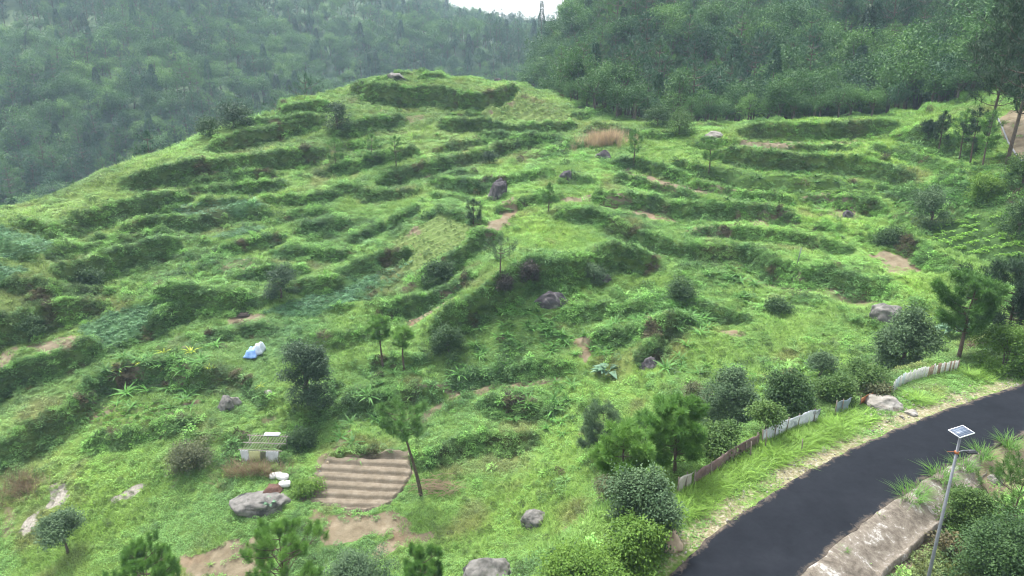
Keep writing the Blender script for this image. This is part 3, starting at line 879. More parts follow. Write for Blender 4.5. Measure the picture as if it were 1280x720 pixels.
# bare soil thrown up into ridges, finer than the hillside sheet
def beds():
    q = ZW['beds']; s = .085
    x = np.arange(q[:, 0].min() - .3, q[:, 0].max() + .3, s); y = np.arange(q[:, 1].min() - .3, q[:, 1].max() + .3, s)
    X, Y = np.meshgrid(x, y); Z = gz(X, Y)
    (nrm, o), sp, h = ROWS['beds']
    dd = (X - o[0]) * nrm[0] + (Y - o[1]) * nrm[1]
    ph = (dd / sp + (fbm(X, Y, 2.5, 3, 9) - .5) * .22) % 1.0
    prof = np.where(ph < .22, ph / .22, np.where(ph < .68, 1 - .15 * (ph - .22) / .46, .85 * (1 - (ph - .68) / .32)))
    prof = prof ** .8
    pol = in_poly(X, Y, q, .12); 
    Z = Z + .03 + .30 * prof * np.clip(pol * 2 - .6, 0, 1) + (fbm(X, Y, .35, 3, 12) - .5) * .08 + (fbm(X, Y, 1.1, 2, 13) - .5) * .08
    Z = np.where(pol > .5, Z, Z - .25)
    F = grid_faces(len(y), len(x)); keep = pol.ravel()[F].max(1) > .25
    m, nt, out = new_mat('dug_soil')
    geo = nt.nodes.new('ShaderNodeNewGeometry'); P = geo.outputs['Position']
    n1 = noise(nt, 1.2, 7, .7, P); n2 = noise(nt, 14, 6, .75, P)
    col = ramp(nt, [(.3, (.075, .061, .043)), (.5, (.150, .125, .092)), (.7, (.24, .205, .158))], mth(nt, 'ADD', mth(nt, 'MULTIPLY', n1.outputs[0], .55), mth(nt, 'MULTIPLY', n2.outputs[0], .45))).outputs[0]
    b = nd(nt, 'ShaderNodeBsdfPrincipled', i_Roughness=.95); b.inputs['Specular IOR Level'].default_value = .1; nt.links.new(col, b.inputs['Base Color'])
    bp = nd(nt, 'ShaderNodeBump', i_Strength=.7, i_Distance=.06); nt.links.new(n2.outputs[0], bp.inputs['Height']); nt.links.new(bp.outputs[0], b.inputs['Normal'])
    nt.links.new(b.outputs[0], out.inputs[0])
    tag(link('soil_beds', np_mesh('soil_beds', np.stack([X, Y, Z], -1).reshape(-1, 3), F[keep], [m], smooth=True)), kind='structure')
beds()

# ------------------------------------------------------------ sky, sun, air
SUN_EL, SUN_AZ = radians(64), radians(-30)     # soft overcast light from high on the left, beyond the knoll
w = bpy.data.worlds.new('World'); scene.world = w; w.use_nodes = True
nt = w.node_tree; nt.nodes.clear()
sky = nt.nodes.new('ShaderNodeTexSky'); sky.sky_type = 'NISHITA'; sky.sun_disc = False
sky.sun_elevation = SUN_EL; sky.sun_rotation = SUN_AZ
sky.air_density = 1.0; sky.dust_density = 4.0; sky.ozone_density = 1.0
hs = nd(nt, 'ShaderNodeHueSaturation', i_Saturation=0.22, i_Value=1.0)
bg = nt.nodes.new('ShaderNodeBackground'); bg.inputs[1].default_value = 0.145
wo = nt.nodes.new('ShaderNodeOutputWorld')
nt.links.new(sky.outputs[0], hs.inputs['Color']); nt.links.new(hs.outputs[0], bg.inputs[0]); nt.links.new(bg.outputs[0], wo.inputs[0])
sd = bpy.data.lights.new('sun', 'SUN'); sd.energy = 1.5; sd.angle = radians(10); sd.color = (1.0, 0.97, 0.92)
so = bpy.data.objects.new('sun', sd); COL.objects.link(so)
_sdir = Vector((sin(SUN_AZ) * cos(SUN_EL), cos(SUN_AZ) * cos(SUN_EL), sin(SUN_EL)))
so.rotation_euler = _sdir.to_track_quat('Z', 'Y').to_euler()
so.location = (0, 0, 150)

HAZE = True
if HAZE:
    b = MB(); b.box((-20, 470, 60), (1300, 1150, 260))
    m, nt, out = new_mat('haze_air')
    pv = nt.nodes.new('ShaderNodeVolumePrincipled')
    pv.inputs['Color'].default_value = (0.60, 0.84, 1.0, 1); pv.inputs['Density'].default_value = 0.00032
    pv.inputs['Anisotropy'].default_value = 0.0
    nt.links.new(pv.outputs[0], out.inputs['Volume'])
    tag(link('haze', b.mesh('haze', [m])), kind='stuff')

scene.render.engine = 'CYCLES'
scene.cycles.max_bounces = 5; scene.cycles.diffuse_bounces = 3; scene.cycles.glossy_bounces = 1
scene.cycles.transmission_bounces = 3; scene.cycles.transparent_max_bounces = 6; scene.cycles.volume_bounces = 0
scene.cycles.use_denoising = True; scene.cycles.filter_width = 1.1
scene.cycles.caustics_reflective = False; scene.cycles.caustics_refractive = False
vs = scene.view_settings; vs.view_transform = 'Standard'; vs.look = 'None'; vs.exposure = 2.0; vs.gamma = 1.0
vs.use_curve_mapping = False
# ------------------------------------------------------------ leaf materials
M_tint = leaf_mat('meadow_leaves', (.03,.08,.02), (.1,.2,.03), use_tint=True, transl=0.3)
M_broad = leaf_mat('broad_leaves', (0.014,0.046,0.014), (0.070,0.135,0.034), transl=0.22)
M_broad2 = leaf_mat('light_broad_leaves', (0.03,0.080,0.018), (0.115,0.195,0.040), transl=0.28)
M_pine = leaf_mat('pine_needles', (0.036,0.110,0.020), (0.135,0.265,0.050), transl=0.25)
M_pineb = leaf_mat('bright_needles', (0.050,0.145,0.024), (0.175,0.330,0.060), transl=0.35)
M_dkpine = leaf_mat('dark_needles', (0.010,0.032,0.014), (0.038,0.080,0.028), transl=0.12)
M_grey = leaf_mat('grey_green_leaves', (0.030,0.070,0.028), (0.110,0.180,0.075), transl=0.2)
M_dark = leaf_mat('dark_glossy_leaves', (0.012,0.038,0.016), (0.055,0.100,0.042), transl=0.12)
M_purple = leaf_mat('purple_brown_leaves', (0.028,0.026,0.020), (0.085,0.070,0.060), transl=0.1)
M_lime = leaf_mat('lime_leaves', (0.05,0.125,0.018), (0.17,0.290,0.040), transl=0.35)
M_yellow = leaf_mat('yellow_leaves', (0.28,0.38,0.03), (0.52,0.58,0.06), transl=0.35)
M_blue = leaf_mat('blue_green_leaves', (0.06,0.13,0.07), (0.16,0.27,0.17), transl=0.2)
M_straw = leaf_mat('straw', (0.20,0.14,0.085), (0.44,0.34,0.22), transl=0.2)
M_fb1 = leaf_mat('forest_leaves', (0.010,0.046,0.016), (0.100,0.215,0.045), transl=.25, world_scale=.12, rw=.5)
M_fb2 = leaf_mat('light_forest_leaves', (0.028,0.085,0.020), (0.15,0.29,0.055), transl=.25, world_scale=.12, rw=.5)
M_fp = leaf_mat('forest_needles', (0.007,0.036,0.018), (0.055,0.140,0.050), transl=.2, world_scale=.12, rw=.5)
M_bark = surf_mat('bark', (0.055,0.042,0.032), (0.14,0.115,0.09), 3.0, 0.9, 0.6)
M_pbark = surf_mat('pine_bark', (0.05,0.036,0.027), (0.13,0.095,0.07), 5.0, 0.9, 0.6)

def var_face(counts_per_item, vals, nfaces_each):
    return np.repeat(vals, nfaces_each)

# ------------------------------------------------------------ small plants (prototypes of the uncountable ground cover)
def hidden(name, me):
    return bpy.data.objects.new(name, me)      # never linked to the scene: only a source for the ground cover
def proto_coll(name, objs):
    c = bpy.data.collections.new(name)
    for o in objs: c.objects.link(o)
    return c

def grass_tuft(seed, n=22, L=0.42, W=0.035, spread=0.22, bend=0.5):
    r = np.random.default_rng(seed)
    a = r.uniform(0, 2 * pi, n); rr = spread * np.sqrt(r.uniform(0, 1, n))
    C = np.c_[rr * np.cos(a), rr * np.sin(a), np.full(n, -0.04)]
    b = a + r.normal(0, 0.8, n); lean = r.uniform(0.15, 0.7, n)
    D = np.c_[np.cos(b) * lean, np.sin(b) * lean, np.ones(n)]
    V, F4, F3 = blades(C, D, L * r.uniform(0.55, 1.1, n), W, bend * r.uniform(0.4, 1.2, n), 2)
    v = r.uniform(0, 1, n)
    return np_mesh('tuft', V, [F4, F3], [M_tint], {'var': ('FACE', 'FLOAT', np.r_[v, v])})
def leafy_clump(seed, n=40, R=0.34, H=0.3, leaf=0.13, mat=None, flat=1.0):
    r = np.random.default_rng(seed)
    d = rnd_dirs(n, r, 0.0); rad = r.uniform(0.55, 1.0, n)[:, None]
    lump = 1 + 0.25 * np.sin(d[:, 0:1] * 5 + seed) * np.cos(d[:, 1:2] * 4 - seed)
    C = d * rad * lump * np.array([R, R, H]) 
    D = d * 0.7 + r.normal(0, 0.5, (n, 3)); D[:, 2] = D[:, 2] * 0.5 + 0.1
    V, F = leaves(C, D, leaf * r.uniform(0.6, 1.3, n), leaf * 0.62 * r.uniform(0.7, 1.2, n))
    v = r.uniform(0, 1, n)
    return np_mesh('clump', V, F, [mat or M_tint], {'var': ('FACE', 'FLOAT', np.r_[v, v])})
def rosette(seed, n=11, L=0.9, W=0.17, bend=0.75, up=1.0, mat=None, seg=4):
    r = np.random.default_rng(seed)
    a = np.arange(n) * 2.4 + r.normal(0, 0.25, n); lean = r.uniform(0.3, 1.1, n) / up
    C = np.c_[0.04 * np.cos(a), 0.04 * np.sin(a), np.zeros(n)]
    D = np.c_[np.cos(a) * lean, np.sin(a) * lean, np.ones(n)]
    V, F4, F3 = blades(C, D, L * r.uniform(0.65, 1.1, n), W, bend * r.uniform(0.6, 1.2, n), seg)
    v = r.uniform(0.1, 1, n)
    f4 = F4.reshape(seg - 1, n, 4).reshape(-1, 4)
    return np_mesh('rosette', V, [F4, F3], [mat or M_tint], {'var': ('FACE', 'FLOAT', np.r_[np.tile(v, seg - 1), v])})
def crop_plant(seed, n=12, R=0.25, leaf=0.2):
    r = np.random.default_rng(seed)
    a = np.arange(n) * 2.4 + r.normal(0, .2, n); e = r.uniform(0.15, 0.9, n)
    D = np.c_[np.cos(a), np.sin(a), e]
    C = D * 0.25 * R + np.array([0, 0, 0.05]); C[:, 2] += r.uniform(0, .1, n)
    V, F = leaves(C, D, leaf * r.uniform(0.7, 1.2, n), leaf * 0.8 * r.uniform(.8, 1.1, n), curl=0.35)
    v = r.uniform(0, 1, n)
    return np_mesh('crop', V, F, [M_tint], {'var': ('FACE', 'FLOAT', np.r_[v, v])})

PC = {
 'grass': proto_coll('grass_sources', [hidden('grass_tuft', grass_tuft(s, 24, 0.40, 0.04, 0.26)) for s in range(4)] + [hidden('herb_clump', leafy_clump(20 + s, 34, 0.27, 0.2, 0.11)) for s in range(4)]),
 'bank': proto_coll('undergrowth_sources', [hidden('leafy_clump', leafy_clump(40 + s, 70, 0.46, 0.46, 0.17)) for s in range(5)] + [hidden('stem_clump', rosette(50 + s, 16, 0.7, 0.12, 0.7)) for s in range(2)]),
 'fern': proto_coll('fern_sources', [hidden('long_leaf_plant', rosette(60 + s, 12, 1.1, 0.2, 0.7)) for s in range(3)]),
 'crop': proto_coll('crop_sources', [hidden('crop_plant', crop_plant(70 + s)) for s in range(4)]),
 'reed': proto_coll('reed_sources', [hidden('dry_stems', grass_tuft(80 + s, 30, 1.6, 0.035, 0.35, 0.25)) for s in range(3)]),
}
def gn_instancer(coll):
    ng = bpy.data.node_groups.new('plant_cover_' + coll.name, 'GeometryNodeTree')
    ng.interface.new_socket('Geometry', in_out='INPUT', socket_type='NodeSocketGeometry')
    ng.interface.new_socket('Geometry', in_out='OUTPUT', socket_type='NodeSocketGeometry')
    gi = ng.nodes.new('NodeGroupInput'); go = ng.nodes.new('NodeGroupOutput')
    ci = ng.nodes.new('GeometryNodeCollectionInfo'); ci.inputs['Collection'].default_value = coll
    ci.inputs['Separate Children'].default_value = True; ci.inputs['Reset Children'].default_value = True
    ip = ng.nodes.new('GeometryNodeInstanceOnPoints'); ip.inputs['Pick Instance'].default_value = True
    def na(name, typ):
        n = ng.nodes.new('GeometryNodeInputNamedAttribute'); n.data_type = typ; n.inputs['Name'].default_value = name
        return [o for o in n.outputs if o.enabled and o.name == 'Attribute'][0]
    L = ng.links.new
    L(gi.outputs[0], ip.inputs['Points']); L(ci.outputs[0], ip.inputs['Instance'])
    L(na('idx', 'INT'), ip.inputs['Instance Index']); L(na('rot', 'FLOAT_VECTOR'), ip.inputs['Rotation']); L(na('scl', 'FLOAT_VECTOR'), ip.inputs['Scale'])
    L(ip.outputs[0], go.inputs[0])
    return ng
GNG = {}
def stuff(name, P, coll, idx, rot, scl, tint, label=None, category=None):
    me = bpy.data.meshes.new(name)
    n = len(P); me.vertices.add(n); me.vertices.foreach_set('co', np.asarray(P, np.float32).ravel())
    def at(k, typ, d, key):
        a = me.attributes.new(k, typ, 'POINT'); a.data.foreach_set(key, d.ravel())
    at('idx', 'INT', np.asarray(idx, np.int32), 'value')
    at('rot', 'FLOAT_VECTOR', np.asarray(rot, np.float32), 'vector')
    at('scl', 'FLOAT_VECTOR', np.asarray(scl, np.float32), 'vector')
    if tint is not None: at('tint', 'FLOAT_COLOR', np.c_[tint, np.ones(n)].astype(np.float32), 'color')
    o = link(name, me)
    if coll.name not in GNG: GNG[coll.name] = gn_instancer(coll)
    md = o.modifiers.new('cover', 'NODES'); md.node_group = GNG[coll.name]
    tag(o, label, category, kind='stuff')
    print('STUFF', name, n)
    return o

def jgrid(x0, x1, y0, y1, s, seed):
    r = np.random.default_rng(seed)
    x = np.arange(x0, x1, s); y = np.arange(y0, y1, s)
    X, Y = np.meshgrid(x, y); X = X.ravel() + r.uniform(-.5, .5, X.size) * s; Y = Y.ravel() + r.uniform(-.5, .5, Y.size) * s
    return X, Y, r
def infr(X, Y, Z, m=380, mb=150):
    px, py, f = project(X, Y, Z)
    return (px > -m) & (px < 1280 + m) & (py < 720 + mb) & (f > 1)

def on_zones(X, Y, names):
    o = np.zeros(X.shape)
    for k in names: o = np.maximum(o, in_poly(X, Y, ZW[k], 0.3))
    return o
ALLZ = list(ZW.keys())
BAREZ = ['beds', 'stripe', 'rowsT', 'cabb', 'veg']

FENCE_PX = [(846,617),(866,607),(884,597),(912,577),(948,557),(975,543),(1000,533),(1022,526),(1043,518),(1060,511),(1074,506),(1090,499),(1116,488),(1126,481),(1145,474),(1170,468),(1197,462)]
FW2 = march(gz, [p[0] for p in FENCE_PX], [p[1] for p in FENCE_PX])[:, :2]
def near_fence(X, Y):
    o = np.zeros(X.shape, bool); m = (X > FW2[:, 0].min() - 3) & (X < FW2[:, 0].max() + 3) & (Y < FW2[:, 1].max() + 3)
    if m.any():
        s, _, _ = poly_dist(X[m], Y[m], FW2); o[m] = (s > -1.1) & (s < .3)
    return o
# meadow: several distance bands, denser near
PP = []; 
for (ya, yb, s, sc) in ((17, 34, 0.27, 0.85), (34, 48, 0.31, 0.95), (48, 66, 0.38, 1.08), (66, 92, 0.48, 1.3), (92, 150, 0.62, 1.65)):
    hw = yb * 1.2 + 6
    X, Y, r = jgrid(max(-hw, X0 + 1), min(hw, gx[-1] - 1), ya, yb, s, int(ya))
    Z = gz(X, Y); k = infr(X, Y, Z); X, Y, Z = X[k], Y[k], Z[k]
    soil = bil(SOILG, X, Y); bank = bil(BANK, X, Y); grey = bil(GREYG, X, Y)
    su, sl = road_dist(X, Y)
    road = (su < 0.12) & (sl < 0.05)
    apr = (sl > -.1) & (sl < 2.0) & (su < 0)
    zz_ = on_zones(X, Y, BAREZ)
    patch = fbm(X, Y, 2.4, 3, 101)
    keep = 0.97 - soil * 1.0 - grey * 1.3 - zz_ * 0.75 - 0.3 * bank
    keep = np.where(soil > 0.05, keep + (patch - 0.55) * 0.8, keep)
    verge = (su > 0) & (su < 2.6)
    keep = np.where(verge, 0.05 + 0.33 * su + (fbm(X, Y, 1.5, 3, 102) - 0.5) * 1.2, keep)
    keep = np.where(road, 0, keep); keep = np.where(apr, np.where(sl > 1.3, .25, .05) * (fbm(X, Y, 1.2, 2, 106) > .5), keep)
    keep = np.where(in_poly(X, Y, ZW['beds'], 0) > 0, 0.0, keep)
    cm = bil(CROW, X, Y); _m, cc = contour_rows(X, Y, base_z(X, Y)); rowf = cm * (cc < .45)
    keep = keep * (1 - .75 * rowf)
    k = r.uniform(0, 1, X.size) < keep; rowk = (cm * (cc >= .45))[k]
    X, Y, Z, patch, su = X[k], Y[k], Z[k], patch[k], su[k]
    herb = fbm(X, Y, 3.5, 3, 103) + r.normal(0, .08, X.size) > 0.47
    idx = np.where(herb, r.integers(4, 8, X.size), r.integers(0, 4, X.size))
    hgt = 0.55 + 0.95 * fbm(X, Y, 2.0, 3, 104)
    hgt = hgt * np.where((su > 0) & (su < 2.6), 0.55 + 0.2 * su, 1)
    tallv = np.clip(1 - np.abs(su - 2.1) / 1.3, 0, 1) * (su > 0) * (fbm(X, Y, 2.5, 2, 105) > 0.46)
    idx = np.where(tallv > 0.2, r.integers(0, 4, X.size), idx); hgt = hgt * (1 + .8 * tallv)
    nf = near_fence(X, Y); hgt = np.where(nf, hgt * .38, hgt)
    t = tint_at(X, Y) * r.uniform(0.85, 1.18, X.size)[:, None]
    t = t * (1 - tallv[:, None] * .7) + np.array([0.17, 0.31, 0.03]) * tallv[:, None] * .7
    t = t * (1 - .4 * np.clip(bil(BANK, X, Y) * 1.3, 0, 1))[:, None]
    t = t * (1 + .35 * rowk)[:, None]
    t = np.where(herb[:, None], t * np.array([0.85, 0.95, 1.05]), t)
    PP.append((np.c_[X, Y, Z], idx, np.c_[r.normal(0, .12, X.size), r.normal(0, .12, X.size), r.uniform(0, 6.28, X.size)], np.c_[sc * np.ones(X.size), sc * np.ones(X.size), sc * hgt] * r.uniform(.75, 1.25, X.size)[:, None], t))
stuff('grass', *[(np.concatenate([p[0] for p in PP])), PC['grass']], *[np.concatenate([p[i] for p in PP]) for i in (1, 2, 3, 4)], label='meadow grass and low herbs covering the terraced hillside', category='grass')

# leafy undergrowth on the terrace banks and in rough patches
RB = [ # rough bushy patches: px, py, radius px, weight
 (250,345,75,.6),(180,330,50,.5),(600,430,60,.7),(680,400,60,.7),(800,365,60,.7),(850,330,50,.5),(640,330,40,.5),(560,420,40,.7),(500,350,40,.6),(420,270,50,.4),
 (1220,250,55,1.),(1170,270,40,.9),(1150,240,40,.6),(1180,190,50,.6),(1255,300,30,.8),(880,520,60,.9),(800,560,60,.8),(950,500,50,.7),(1000,470,50,.5),(1060,450,50,.5),(1250,430,45,.8),
 (230,560,35,.7),(280,580,30,.8),(400,500,30,.8),(440,490,40,.7),(330,180,40,.3),(430,180,40,.4),(350,560,30,.4),(1240,640,80,1.2),(1200,700,80,1.2),(1270,590,50,1.),(790,640,40,.8),(700,600,50,.4),(330,240,40,.3),(640,480,50,.3),(120,440,30,.3),(740,700,40,.6),(1130,290,30,.6),(940,370,30,.5),(980,250,60,.3),
 (300,130,30,.6),(260,150,30,.4),(700,190,40,.5),(780,210,25,.6),(655,180,40,.4),(590,190,40,.4),
]
RBW = march(gz, [b[0] for b in RB], [b[1] for b in RB])
def rough_at(X, Y):
    o = np.zeros(X.shape)
    for (a, b, r, w), p in zip(RB, RBW):
        R = r * p[1] / FPX
        o = np.maximum(o, w * np.exp(-(((X - p[0]) / R) ** 2 + ((Y - p[1]) / (R * 1.5)) ** 2)))
    return o
PP = []
for (ya, yb, s, sc, ps) in ((17, 48, 0.40, 0.9, 0), (48, 80, 0.45, 1.0, 0), (80, 150, 0.55, 1.25, 0), (30, 80, 0.25, .85, 1), (80, 150, 0.30, 1.0, 1), (17, 48, .5, .75, 2), (48, 90, .6, .85, 2)):
    hw = yb * 1.2 + 6
    X, Y, r = jgrid(max(-hw, X0 + 1), min(hw, gx[-1] - 1), ya, yb, s, 200 + int(ya) + ps * 50)
    bank = bil(BANK, X, Y); mini = bil(MINI, X, Y)
    if ps == 1:
        k = ((bank > .3) & (bil(SLOPE, X, Y) > .65)) | (mini > .5); X, Y, bank, mini = X[k], Y[k], bank[k], mini[k]
    Z = gz(X, Y); k = infr(X, Y, Z); X, Y, Z, bank, mini = X[k], Y[k], Z[k], bank[k], mini[k]
    rough = rough_at(X, Y); soil = bil(SOILG, X, Y)
    n1 = fbm(X, Y, 3.2, 3, 111); n2 = fbm(X, Y, 1.5, 2, 112)
    su, sl = road_dist(X, Y)
    off = ((su > 2.2) | (sl > 2.1)) & ~near_fence(X, Y)
    if ps == 0: p = bank * (0.9 + 0.9 * n1) + mini * .4 + rough * np.clip((n1 - .46) * 5, 0, .9)
    elif ps == 1: p = np.clip(.35 + n1 * .8, 0, 1) * np.where(bank > .3, 1, .75)
    else: p = np.clip((n2 - .47) * 3, 0, .65) + .04
    p = np.where(off, p, 0) * (1 - np.clip(soil * 1.1, 0, 1) * (bank < .5)) * (1 - on_zones(X, Y, BAREZ) * .95)
    k = r.uniform(0, 1, X.size) < p
    X, Y, Z, bank, rough, n1 = X[k], Y[k], Z[k], bank[k], rough[k], n1[k]
    idx = r.integers(0, 5, X.size); idx = np.where(r.uniform(0, 1, X.size) < 0.16, r.integers(5, 7, X.size), idx)
    sp = fbm(X, Y, 2.6, 3, 113); base = tint_at(X, Y)
    if ps == 2:
        t = base * .72 * np.where(sp > .5, 1.15, .8)[:, None]
    else:
        t = base * 0.36 + np.where(sp > 0.55, 1, 0)[:, None] * np.array([.045, .090, .014]) + np.where(sp < 0.38, 1, 0)[:, None] * np.array([-.006, -.010, .002]) + np.array([.042, .102, .030])
        br = (fbm(X, Y, 1.9, 3, 114) > 0.73)[:, None]; t = np.where(br, np.array([.085, .075, .035]) * r.uniform(.6, 1.2, X.size)[:, None], t)
    t = t * r.uniform(0.45, 1.6, X.size)[:, None]
    hh = sc * r.uniform(0.6, 1.25, X.size) * (0.85 + 0.45 * np.clip(rough, 0, 1) * n1 * 1.6)
    if ps == 2: hh = hh * .8
    PP.append((np.c_[X, Y, Z + 0.05], idx, np.c_[r.normal(0, .2, X.size), r.normal(0, .2, X.size), r.uniform(0, 6.28, X.size)], np.c_[hh, hh, hh * r.uniform(.8, 1.35, X.size)], t))
stuff('undergrowth', np.concatenate([p[0] for p in PP]), PC['bank'], *[np.concatenate([p[i] for p in PP]) for i in (1, 2, 3, 4)], label='dark leafy undergrowth along the terrace banks', category='undergrowth')

# long-leaved ginger and fern plants
FB = [(860,395,35,1),(830,385,30,1),(800,395,25,.8),(640,405,35,.8),(690,415,30,.9),(600,440,12,1),(655,425,10,1),(745,425,20,.8),(700,505,30,.9),(640,505,25,.8),(160,485,40,.6),(230,483,40,.6),(480,498,50,.5),(1170,260,35,1),(1200,245,30,.9),(1225,235,25,.9),(880,260,30,.4),(1000,205,50,.4),(945,200,30,.5),(760,440,15,.7),(850,455,20,.7),(1250,690,40,.6),(330,262,10,.3),(570,490,20,.6),(920,350,40,.4)]
FW = march(gz, [f[0] for f in FB], [f[1] for f in FB]); X = []; Y = []
r = np.random.default_rng(5)
for (a, b, rad, w), p in zip(FB, FW):
    R = rad * p[1] / FPX; n = int(3.14 * R * R * 1.5 * w * 1.3) + 1
    q = r.normal(0, 0.55, (n, 2)) * np.array([R, R * 1.5]); X.append(p[0] + q[:, 0]); Y.append(p[1] + q[:, 1])
X = np.concatenate(X); Y = np.concatenate(Y); k = road_dist(X, Y)[0] > 1.5; X = X[k]; Y = Y[k]
t = np.array([.075, .19, .035]) * r.uniform(.6, 1.35, X.size)[:, None]; sc = r.uniform(.6, 1.15, X.size)
stuff('ferns', np.c_[X, Y, gz(X, Y)], PC['fern'], r.integers(0, 3, X.size), np.c_[r.normal(0, .15, X.size), r.normal(0, .15, X.size), r.uniform(0, 6.28, X.size)], np.c_[sc, sc, sc], t, 'long-leaved bright green ginger plants and ferns in clusters', 'ferns')

# crops, row by row
PP = []
CZN = {'cabb': (.33, .2, .75, (.11,.22,.10)), 'blue1': (.45, -1, .9, (.13,.25,.135)), 'blue2': (.5, -1, .8, (.11,.21,.11)), 'blue3': (.42, -1, .8, (.13,.25,.13)),
       'blue4': (.42, .0, .85, (.08,.18,.085)), 'blue5': (.42, -1, .8, (.13,.25,.13)), 'bean1': (.5, -1, .9, (.11,.23,.11)), 'stripe': (.30, .42, .42, (.075,.15,.028)),
       'knollR': (.5, .45, .7, (.13,.21,.05)), 'knollL': (.55, .4, .7, (.13,.22,.05)), 'veg': (.36, .42, .95, (.15,.30,.045)), 'rowsT': (.35, .4, .5, (.05,.13,.03)), 'rowsG': (.5, .45, .9, (.15,.28,.05)),
       'tillA': (.5, .5, .5, (.10,.18,.04)), 'tillB': (.4, .45, .5, (.10,.2,.04)), 'beds2': (.4, .35, .7, (.075,.19,.02)), 'beds3': (.4, .3, .7, (.09,.18,.025))}
for zi, (kz, (s, cr, sc, tc)) in enumerate(CZN.items()):
    q = ZW[kz]; X, Y, r = jgrid(q[:, 0].min(), q[:, 0].max(), q[:, 1].min(), q[:, 1].max(), s, 300 + zi)
    p = in_poly(X, Y, q, 0.3)
    if cr >= 0: p = p * (row_crest(kz, X, Y) > cr)
    p = p * np.clip(0.55 + (fbm(X, Y, 1.8, 3, 120 + zi) - 0.35) * 2.5, 0, 1)
    k = r.uniform(0, 1, X.size) < p; X = X[k]; Y = Y[k]
    c = sc * r.uniform(.7, 1.3, X.size)
    PP.append((np.c_[X, Y, gz(X, Y)], r.integers(0, 4, X.size), np.c_[r.normal(0, .1, X.size), r.normal(0, .1, X.size), r.uniform(0, 6.28, X.size)], np.c_[c, c, c * 1.1], np.array(tc) * r.uniform(.7, 1.3, X.size)[:, None]))
stuff('crop_plants', np.concatenate([p[0] for p in PP]), PC['crop'], *[np.concatenate([p[i] for p in PP]) for i in (1, 2, 3, 4)], label='broad-leaved vegetable and bean crops planted on the terraces', category='crops')

# loose stones on the verges
def stone(seed):
    import bmesh
    bm = bmesh.new(); bmesh.ops.create_icosphere(bm, subdivisions=1, radius=1); r = np.random.default_rng(seed)
    for v in bm.verts: v.co *= r.uniform(.75, 1.2); v.co.z *= .6
    me = bpy.data.meshes.new('stone'); bm.to_mesh(me); bm.free(); me.materials.append(M_stone); return me
M_stone = surf_mat('loose_stone', (.14, .125, .105), (.36, .335, .29), 3, .9, .3)
PC['stone'] = proto_coll('stone_sources', [hidden('stone', stone(i)) for i in range(3)])
X, Y, r = jgrid(4, 60, 17, 56, .19, 900); su, sl = road_dist(X, Y)
up = (su > .02) & (su < 2.6); lo = (su < 0) & (sl > .1) & (sl < 2.0)
p = np.where(up, (fbm(X, Y, 1.3, 3, 901) - .42) * 1.5 * np.clip(1.3 - su * .4, 0, 1), 0) + np.where(lo, (fbm(X, Y, 1.1, 3, 902) - .5) * .8, 0)
k = r.uniform(0, 1, X.size) < p * 1.2; X, Y = X[k], Y[k]; c = r.uniform(.02, .075, X.size) * np.where(r.uniform(0, 1, X.size) < .08, 2.0, 1)
lo = lo[k]; Zs = gz(X, Y) + np.where(lo, .12, .02)
stuff('gravel', np.c_[X, Y, Zs], PC['stone'], r.integers(0, 3, X.size), r.uniform(0, 6.28, (X.size, 3)), np.c_[c, c, c], None, 'loose pale stones scattered along both verges of the road', 'gravel')

# dry reeds on the saddle and dead stalks at the left edge
def reeds(name, blobs, seed, lab, cat, hs=1.0, col=(.40,.30,.19)):
    r = np.random.default_rng(seed); X = []; Y = []
    for (a, b, rx, ry, n) in blobs:
        p = march(gz, [a], [b])[0]; q = r.normal(0, .5, (n, 2)); X.append(p[0] + q[:, 0] * rx); Y.append(p[1] + q[:, 1] * ry)
    X = np.concatenate(X); Y = np.concatenate(Y); n = X.size; s = r.uniform(.7, 1.15, n)
    stuff(name, np.c_[X, Y, gz(X, Y)], PC['reed'], r.integers(0, 3, n), np.c_[r.normal(0, .08, n), r.normal(0, .08, n), r.uniform(0, 6.28, n)], np.c_[s, s, s * hs], np.array(col) * r.uniform(.7, 1.2, n)[:, None], lab, cat)
reeds('dry_reeds', [(757,177,3.6,1.6,110)], 1, 'tall patch of dry straw-coloured reeds on the saddle beside the knoll', 'reeds', 1.7)
reeds('dead_stalks', [(25,612,2.2,1.2,30),(300,590,1.8,.8,26),(335,592,1.6,.6,20)], 2, 'low brown dead stalks standing in the meadow', 'dead stalks', .75, (.20,.15,.085))

reeds('tall_grass', [(a, b, .9, .5, 16) for a, b in ((872,622),(890,612),(905,603),(920,592),(938,583),(955,577),(972,570),(990,560),(1005,553),(1020,545),(1036,538),(1052,531),(1066,524),(965,560),(1000,545),(860,640),(1150,500),(1215,470))], 4, 'tall bright green grass growing between the low fences and the road', 'grass', .30, (.18,.32,.05))
